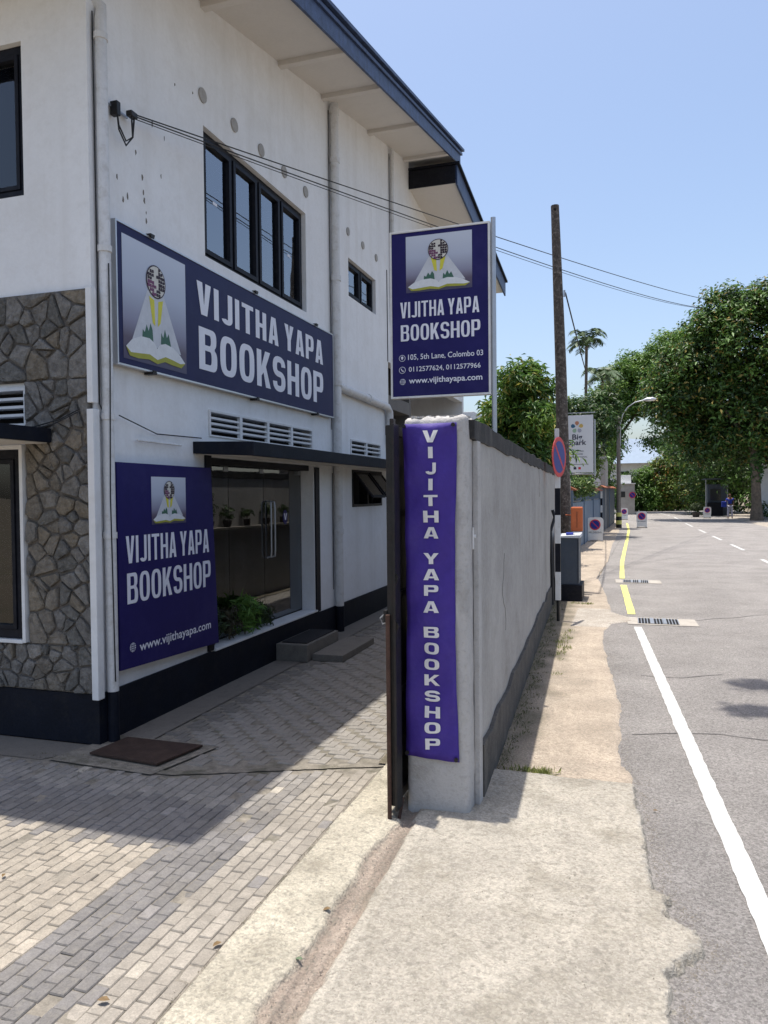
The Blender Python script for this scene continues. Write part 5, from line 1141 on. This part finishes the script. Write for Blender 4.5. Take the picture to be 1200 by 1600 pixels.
tree('back_garden_tree', 'dark green rounded tree behind the Big Spark sign', bez((-1.8, 27, 0), (-1.9, 27, 2), (-1.6, 27, 4), 6), [],
     [(-1.5, 27, 3.9, 1.1, 1.2, 1.2), (-.9, 27.5, 3.95, .55, 1.1, .55), (-2.4, 27, 3.3, 1.2, 1.2, 1.4), (-.7, 28, 4.7, .5, .9, .6), (-2.3, 27, 2.4, .8, 1.0, .9)], 14000, .16, .4, (.025, .055, .016), (.06, .12, .03), (.12, .16, .04), .14, .09)
tree('bright_shrub_tree', 'yellow-green shrub rising above the blue gate wall', bez((-1.75, 28, 0), (-1.7, 28, 1), (-1.5, 28, 2), 5), [],
     [(-1.35, 30, 2.8, .5, .6, .7), (-1.7, 29, 2.1, .6, .6, .7)], 5000, .12, .4, (.08, .15, .03), (.17, .24, .05), None, .10, .05, cat='shrub')
tree('garden_shrub', 'leafy green shrub below the Big Spark sign', bez((-1.6, 20.6, 0), (-1.6, 20.6, .8), (-1.55, 20.6, 1.5), 5), [], [(-1.45, 21.2, 1.75, .34, .4, .30), (-1.1, 21.6, 1.75, .22, .3, .22)], 1600, .10, .4, (.05, .11, .03), (.14, .20, .05), None, .08, .03, cat='shrub')
# hedge line closing the road, separate shrubs
hed = [(.1, 64, 3.0, 'dark round hedge bush at the left end of the far planting', (.03, .06, .016), (.09, .18, .035), None, .9),
       (1.3, 64.5, 3.4, 'bright vine-covered bush beside the grey block at the road bend', (.07, .15, .025), (.15, .27, .045), None, 1.0),
       (2.5, 65, 4.3, 'tall green croton bush under the blue roof', (.07, .14, .025), (.22, .28, .05), (.36, .18, .05), 1.1),
       (3.7, 66, 4.6, 'tall croton bush with reddish tips in the middle of the far planting', (.06, .12, .025), (.21, .25, .045), (.42, .17, .06), 1.1),
       (4.9, 67, 4.2, 'yellow-green bush right of the reddish croton', (.07, .14, .025), (.23, .28, .06), (.38, .26, .07), 1.0),
       (6.0, 68, 3.3, 'low leafy bush at the right end of the far planting', (.04, .08, .02), (.11, .15, .035), (.2, .14, .04), 1.0)]
for x, y, h, lab, b_, a_, t_, r in hed:
    tree('hedge_shrub', lab, [(x, y, 0), (x, y, h*.5)], [], [(x, y, h*.55, r, .9, h*.45), (x+.4, y-.4, h*.3, r*.9, .8, h*.3), (x-.5, y-.2, h*.4, r*.7, .8, h*.4), (x+.1, y, h*.82, r*.6, .6, h*.2), (x, y-.5, .45, r*1.1, .6, .45)], 6200, .24, .36, b_, a_, t_, .16, .08, cat='shrub', group='tall shrubs along the road bend')
# dark backing woods on both sides beyond the road
def wood(name, blobs, n, size):
    p, d, cl = blobpts(blobs, n, size*1.5, .6, 36); leaves(name, p, d+np.array([0, 0, .6]), size, .5, tint(n, GR['d'], GR['m'], (.09, .12, .03), cl), None, kind='stuff')
wood('distant_trees', [(-8+3.4*k, 92+3*math.sin(k), 4.5+1.3*math.sin(k*2.1), 2.6, 2, 3.4) for k in range(3)]+[(9.2+3.2*k, 84+2*math.sin(k), 6+math.sin(k*1.9), 2.8, 2.6, 4.5) for k in range(6)]+[(6.2, 86, 5, 2.4, 2, 3.5), (4.0, 90, 4, 2, 2, 3.2)], 26000, .42)
wood('roadside_thicket', [(5.0, 50.5, 3.6, 1.6, 1.2, .9), (6.9, 50.0, 3.2, 1.2, 1.4, 1.8), (6.6, 54.8, 1.7, .9, .7, 1.9), (4.5, 55.0, 1.5, .8, .7, 1.6), (4.3, 53.5, 3.0, 1.0, .8, 1.3), (7.3, 49.5, 1.8, .8, .8, 1.8), (3.4, 54.5, 4.2, .9, .8, 1.0), (5.6, 54.5, 3.2, 1.2, .8, 1.2), (5.0, 55.5, 4.6, 1.7, 1.4, 2.0), (2.2, 62, 5.6, 1.0, 1, .9), (6.0, 56, 2.4, 1.4, 1.4, 2.6), (3.6, 57, 4.6, 1.0, 1.2, 1.1), (7.9, 57, 3.5, 2.2, 2, 3.6), (9.8, 54, 4.0, 2.4, 2, 4.0), (6.8, 60, 3.5, 1.6, 2, 3.4), (12.5, 52, 5, 2.6, 2.4, 4.5), (6.6, 62, 6.0, 1.8, 1.8, 2.2)], 34000, .26)
wood('left_thicket', [(-3.6, 30, 2.2, 1.5, 1.5, 2.2), (-5.4, 33, 2.2, 1.6, 1.5, 2.0), (-2.4, 38, 2.4, 1.2, 1.5, 2.4), (-2.9, 24, 1.6, .9, 1.2, 1.3), (-3.0, 50, 3.2, 1.6, 1.5, 3.0), (-1.6, 46, 2.3, .8, 1.3, 2.0)], 22000, .22)
lh = tree('roadside_hedge', 'low clipped hedge along the white wall at the right edge', [(7.4, 44.6, 0), (7.4, 44.6, .3)], [], [(7.2+.8*k, 44.6, .55, .55, .4, .5) for k in range(6)], 3500, .13, .5, (.04, .08, .02), (.08, .14, .03), None, .08, .04, cat='hedge')

def palm(label, x, y, h, r, n, lean):
    t = empty('palm_tree', label, 'palm', 'slim palms behind the utility pole')
    MB().tube(bez((x-lean, y, 0), (x-lean*.5, y, h*.5), (x, y, h)), [.07]*4+[.055]*4, 8).build('trunk', M['trunk'], t, smooth=True)
    for k in range(n):
        az = 2*math.pi*k/n+random.uniform(-.2, .2); el = random.uniform(.5, 1.7); d = Vector((math.cos(az), math.sin(az), 0))
        P0 = Vector((x, y, h)); P1 = P0+d*r*.5+Vector((0, 0, r*el*.75)); P2 = P0+d*r+Vector((0, 0, r*(el*.7-.55)))
        rib = [tuple((1-s_)**2*P0+2*s_*(1-s_)*P1+s_*s_*P2) for s_ in np.linspace(0, 1, 12)]
        mb = MB().tube(rib, [.018]*4+[.012]*4+[.006]*4, 5)
        for i in range(2, 12):
            for q in (0, .33, .66):
                if i == 11 and q: continue
                c = Vector(rib[i])*(1-q)+Vector(rib[min(i+1, 11)])*q; tan = (Vector(rib[i])-Vector(rib[i-1])).normalized(); side = tan.cross(Vector((0, 0, 1))).normalized()
                ll = r*.34*math.sin(math.pi*(i+q)/13)**.6+.03
                for s_ in (-1, 1):
                    tip = c+side*s_*ll*.85+tan*ll*.45+Vector((0, 0, -ll*random.uniform(.2, .6))); wv = tan*.013
                    mb.add([c-wv, c+wv, c.lerp(tip, .6)+wv*1.2, tip, c.lerp(tip, .6)-wv*1.2], [(0, 1, 2, 4), (4, 2, 3)])
        o = mb.build('frond', M['leafpalm'], t)
M['leafpalm'] = mat('palm_leaflet', (.055, .095, .035), .25, 6, .5, 0, 20)
palm('taller slim palm with feathery crown against the sky right of the utility pole', -1.42, 30, 7.15, .72, 15, .1)
palm('lower palm crown just right of the taller palm', -.95, 34, 6.35, .85, 15, -.1)
palm('small palm half hidden by the long-leaved tree near the sign pole', -2.95, 19, 3.25, .7, 12, 0)

# unseen tree added off to the right so its high bough shadows the asphalt
_bt = tree('added_tree_bough', 'unseen tall tree added outside the frame so its high bough shades the road', bez((7.4, 8.4, 0), (7.2, 8.2, 4), (6.2, 7.6, 8.2), 8),
     [bez((6.4, 7.7, 7.6), (4, 7.2, 8.6), (.9, 6.9, 8.6)), bez((6.3, 7.7, 7.8), (4, 6.4, 8.7), (1.0, 6.15, 8.4)), bez((6.6, 7.9, 6.5), (8, 8.5, 8.5), (9, 9, 9.5))],
     [(.75, 7.02, 8.6, .85, .14, .15), (.55, 6.22, 8.35, .62, .12, .12), (3.2, 7.0, 8.8, 1.0, .7, .6), (5.6, 7.6, 9.2, 1.6, 1.6, 1.2), (8.4, 8.6, 9.6, 1.6, 1.6, 1.3)], 9000, .12, .45, GR['d'], GR['m'], None, .07, .16)

p_, d_, c_ = blobpts([(.75, 7.02, 8.6, .85, .13, .12), (.50, 6.24, 8.35, .70, .12, .12)], 5200, .06, .9)  # denser unseen clumps added to thicken the bough's shadow on the road
leaves('bough_leaves', p_, d_+np.array([0, 0, 1.2]), .11, .5, tint(5200, GR['d'], GR['m'], None, c_), _bt)
# grass tufts in the shaded strip, weeds in seams
def tufts(name, pts, h, n, base, alt, spread):
    P = np.repeat(np.array(pts, dtype=float), n, 0); P[:, :2] += rng.normal(scale=spread, size=(len(P), 2)); nn = len(P)
    leaves(name, P, np.tile((0, 0, .15), (nn, 1))+rng.normal(scale=.7, size=(nn, 3))*np.array([1, 1, .1]), h, .16, tint(nn, base, alt), None, m='grass', kind='stuff', droop=-2.2, fold=.05)
gp = [(wxy(y)+.03+abs(random.gauss(0, .07)), y, .010) for y in np.linspace(4.3, 11, 150)]
tufts('grass_tufts', gp, .022, 14, (.06, .075, .03), (.12, .13, .05), .022)
tufts('path_weeds', [(-.50+random.gauss(0, .06), 4.29+random.gauss(0, .018), .012) for _ in range(22)]+[(-.62+random.gauss(0, .04), 7.9+random.gauss(0, .5), .012) for _ in range(22)]+[(-.55+random.gauss(0, .06), 11.0, .012) for _ in range(10)], .034, 14, (.13, .17, .04), (.26, .27, .08), .02)
tufts('seam_moss', [(-1.353+random.gauss(0, .006), y, .0) for y in np.linspace(1.8, 3.7, 60)]+[(x, 3.78+random.gauss(0, .03), .0) for x in np.linspace(-3.5, -2.6, 40)]+[(-3.0+random.gauss(0, .2), 3.62+random.gauss(0, .05), 0) for _ in range(24)], .010, 9, (.06, .065, .025), (.13, .12, .05), .010)
# loose grit along edges
def grit(name, pts, r0):
    mb = MB()
    for x, y, z in pts:
        q = r0*random.uniform(.4, 1.3); a = random.random()*6; c = [(x+q*math.cos(a+k*2.09)*random.uniform(.7, 1.2), y+q*math.sin(a+k*2.09)*random.uniform(.7, 1.2), z) for k in range(3)]
        mb.add(c+[(x, y, z+q*random.uniform(.6, 1.0))], [(0, 1, 3), (1, 2, 3), (2, 0, 3)])
    tag(mb.build(name, M['gritm']), kind='stuff')
M['gritm'] = mat('grit', (.27, .24, .20), .3, 40, .95, 0, 50)
gg = []
for _ in range(1500):
    y = random.uniform(1.6, 4.2); gg.append((edge_tbl(E1, y)+.03+abs(random.gauss(0, .05)), y, .001))
for _ in range(1600):
    y = 4.3+random.random()**1.5*8; gg.append((edge_tbl(E2, y)+random.gauss(.02, .05), y, .003))
for _ in range(700): gg.append((random.uniform(-1.06, -.93), random.uniform(1.7, 3.45), .018))
for _ in range(500): gg.append((random.uniform(-.9, .1), random.uniform(1.7, 4.1), .036))
for _ in range(500): gg.append((-1.355+random.gauss(0, .012), random.uniform(1.7, 3.8), .001))
for _ in range(900): y = 4.3+random.random()**1.5*7; gg.append((random.uniform(wxy(y)+.03, -.1), y, .014))
grit('loose_grit', gg, .0035)
# fallen leaves
for k, (x, y, z, a, s_, lab) in enumerate(((-1.575, 1.96, .006, .3, .042, 'curled brown leaf lying on the grey paver band near the front'), (-1.385, 2.33, .004, 1.1, .038, 'orange-brown fallen leaf on the pavers beside the gutter seam'),
        (-1.075, 2.60, .035, .8, .034, 'yellow-brown leaf at the edge of the gate channel'), (-1.055, 2.30, .028, .2, .030, 'small yellow-green leaf in the gate channel'), (-2.50, 2.50, .006, 2.0, .030, 'orange leaf speck on the tan pavers at the left'), (.135, 3.95, .006, 0, .026, 'pale leaf on the asphalt beside the apron'))):
    L0 = MB(); u_ = Vector((math.cos(a), math.sin(a), 0)); w_ = Vector((-u_.y, u_.x, 0)); c = Vector((x, y, z)); st_ = [(-.5, 0), (-.2, .22), (.15, .26), (.5, 0)]
    top = [c+u_*s_*p+w_*s_*q+Vector((0, 0, .006+q*s_*.6)) for p, q in st_]; bot = [c+u_*s_*p-w_*s_*q+Vector((0, 0, .006+q*s_*.5)) for p, q in st_[1:3]]
    L0.add(top+bot, [(0, 1, 2, 3), (0, 3, 5, 4)]); o = L0.build('fallen_leaf', M['leafd'], None); tag(o, lab, 'leaf', 'fallen leaves')
    if k in (3,): o.data.materials[0] = M['leafpalm']

# overhead cables
def cable(label, A, Bp, sag, r=.006):
    A, Bp = Vector(A), Vector(Bp); pts = [tuple(A.lerp(Bp, t)+Vector((0, 0, -4*sag*t*(1-t)))) for t in np.linspace(0, 1, 60)]
    rr = [r*(.8+1.4*t) for t in np.linspace(0, 1, 60)]
    o = MB().tube(pts, rr, 5).build('overhead_cable', M['cable'], None); return tag(o, label, 'cable', 'overhead cables from the shop corner')
A0 = (-3.17, 4.42, 4.19)
cable('upper overhead cable running from the shop corner to the big tree', A0, (3.60, 38, 10.42), .12)
cable('middle overhead cable running from the shop corner to the big tree', (-3.17, 4.43, 4.18), (3.38, 38, 10.05), .20)
cable('lowest thin overhead cable running from the shop corner past the sign', (-3.17, 4.44, 4.165), (3.38, 38, 10.04), .24, .004)
br = empty('cable_bracket', 'black cable bracket and drooping loops at the top of the corner downpipe', 'bracket')
box('bar', M['steel'], (-3.24, -3.225, 4.24, 4.44, 4.175, 4.19), br, .002)
box('clamp', M['gate'], (-3.20, -3.155, 4.38, 4.45, 4.165, 4.20), br, .006); box('insulator', M['gate'], (-3.235, -3.18, 4.26, 4.30, 4.12, 4.21), br, .006)
for dx in (0, .03): MB().tube([(-3.19, 4.27, 4.16), (-3.19, 4.29, 4.06-dx), (-3.18, 4.35, 3.98-dx), (-3.17, 4.41, 4.03), (-3.17, 4.40+dx, 4.17)], .006, 6).build('cable_loop', M['cable'], br, smooth=True)
ps = MB().tube(bez((-.90, 12.3, 4.74), (-.75, 16, 3.9), (-1.35, 29, 5.9), 14), .012, 5).build('stay_wire', M['cable'], None); tag(ps, 'dark wire slanting down from the utility pole towards the palms', 'cable')

# person beside the big tree trunk
pe = empty('person', 'person in blue shirt and pale trousers standing beside the ivy-clad trunk holding a blue bag', 'person')
def skin(name, joints, edges, radii, m, parent):
    me = bpy.data.meshes.new(name); me.from_pydata(joints, edges, []); o = link(name, me, parent)
    sk = o.modifiers.new('skin', 'SKIN'); sk.use_smooth_shade = True
    if not me.skin_vertices: me.skin_vertices.new()
    for i, r in enumerate(radii): me.skin_vertices[0].data[i].radius = (r, r)
    me.skin_vertices[0].data[0].use_root = True
    o.modifiers.new('sub', 'SUBSURF').levels = 1
    dg = bpy.context.evaluated_depsgraph_get(); m2 = bpy.data.meshes.new_from_object(o.evaluated_get(dg)); o.modifiers.clear(); o.data = m2
    m2.materials.clear(); m2.materials.append(m); return o
X, Y = 5.62, 46.8
J = [(X,Y,.75),(X,Y,.98),(X,Y,1.14),(X,Y,1.22),(X-.01,Y-.02,1.32),(X-.01,Y-.03,1.42), (X-.15,Y,1.12),(X-.24,Y-.05,.93),(X-.32,Y-.14,.80), (X+.15,Y,1.12),(X+.18,Y-.02,.92),(X+.17,Y-.08,.74),
     (X-.07,Y,.70),(X-.09,Y-.03,.38),(X-.10,Y+.02,.05),(X-.10,Y-.10,.02), (X+.07,Y,.70),(X+.10,Y,.38),(X+.12,Y+.05,.05),(X+.12,Y-.07,.02)]
Ed = [(0,1),(1,2),(2,3),(3,4),(4,5),(2,6),(6,7),(7,8),(2,9),(9,10),(10,11),(0,12),(12,13),(13,14),(14,15),(0,16),(16,17),(17,18),(18,19)]
Rd = [.10,.105,.10,.045,.075,.065,.05,.038,.028,.05,.038,.028,.075,.05,.035,.03,.075,.05,.035,.03]
skin('body', J, Ed, Rd, M['skin'], pe)
skin('shirt', [J[0], J[1], J[2], J[6], tuple(np.array(J[7])*.6+np.array(J[6])*.4), J[9], tuple(np.array(J[10])*.6+np.array(J[9])*.4)], [(0,1),(1,2),(2,3),(3,4),(2,5),(5,6)], [.125,.125,.115,.068,.055,.068,.055], M['shirt'], pe)
skin('trousers', [J[0], J[12], J[13], (X-.10, Y+.01, .10), J[16], J[17], (X+.12, Y+.04, .10)], [(0,1),(1,2),(2,3),(0,4),(4,5),(5,6)], [.115,.09,.066,.05,.09,.066,.05], M['trouser'], pe)
skin('hair', [(X-.01, Y, 1.42), (X-.01, Y+.01, 1.455)], [(0, 1)], [.075, .06], M['hair'], pe)
bgo = MB().box(5.16, 5.42, 46.55, 46.72, .66, .98).build('shoulder_bag', M['shirt'], None, .04, seg=3); tag(bgo, 'blue bag held out by the person beside the tree trunk', 'bag')
pt_ = plant('road_planter', 'low dark planter bush at the road edge in front of the guard hut', 4.05, 49.5, 0, .55, .35, 900, .12, (.03, .05, .018), (.06, .09, .03), pot=(.25, .3))

# ------------------------------------------------------------------ survey units -> metres
done = set()
for o in list(SC.objects):
    if o.type in ('CAMERA', 'LIGHT'): continue
    o.location = o.location*S
    if o.type == 'MESH' and o.data.name not in done:
        done.add(o.data.name); o.data.transform(Matrix.Scale(S, 4)); o.data.update()
    for md in o.modifiers:
        if md.type == 'SOLIDIFY': md.thickness *= S
# origins of things at their base
bpy.context.view_layer.update()
for o in list(SC.objects):
    if o.parent is None and o.type in ('EMPTY', 'MESH') and not o.get('kind'):
        lo = Vector((1e9,)*3); hi = -lo
        for c in ([o] if o.type == 'MESH' else [])+list(o.children_recursive):
            if c.type != 'MESH' or not len(c.data.vertices): continue
            for q in c.bound_box:
                p = c.matrix_world @ Vector(q); lo = Vector(map(min, lo, p)); hi = Vector(map(max, hi, p))
        if lo.x > 1e8: continue
        b = Vector(((lo.x+hi.x)/2, (lo.y+hi.y)/2, lo.z)); off = b-o.location
        if o.type == 'MESH': o.data.transform(Matrix.Translation(-off))
        for c in o.children: c.location = c.location-off
        o.location = b
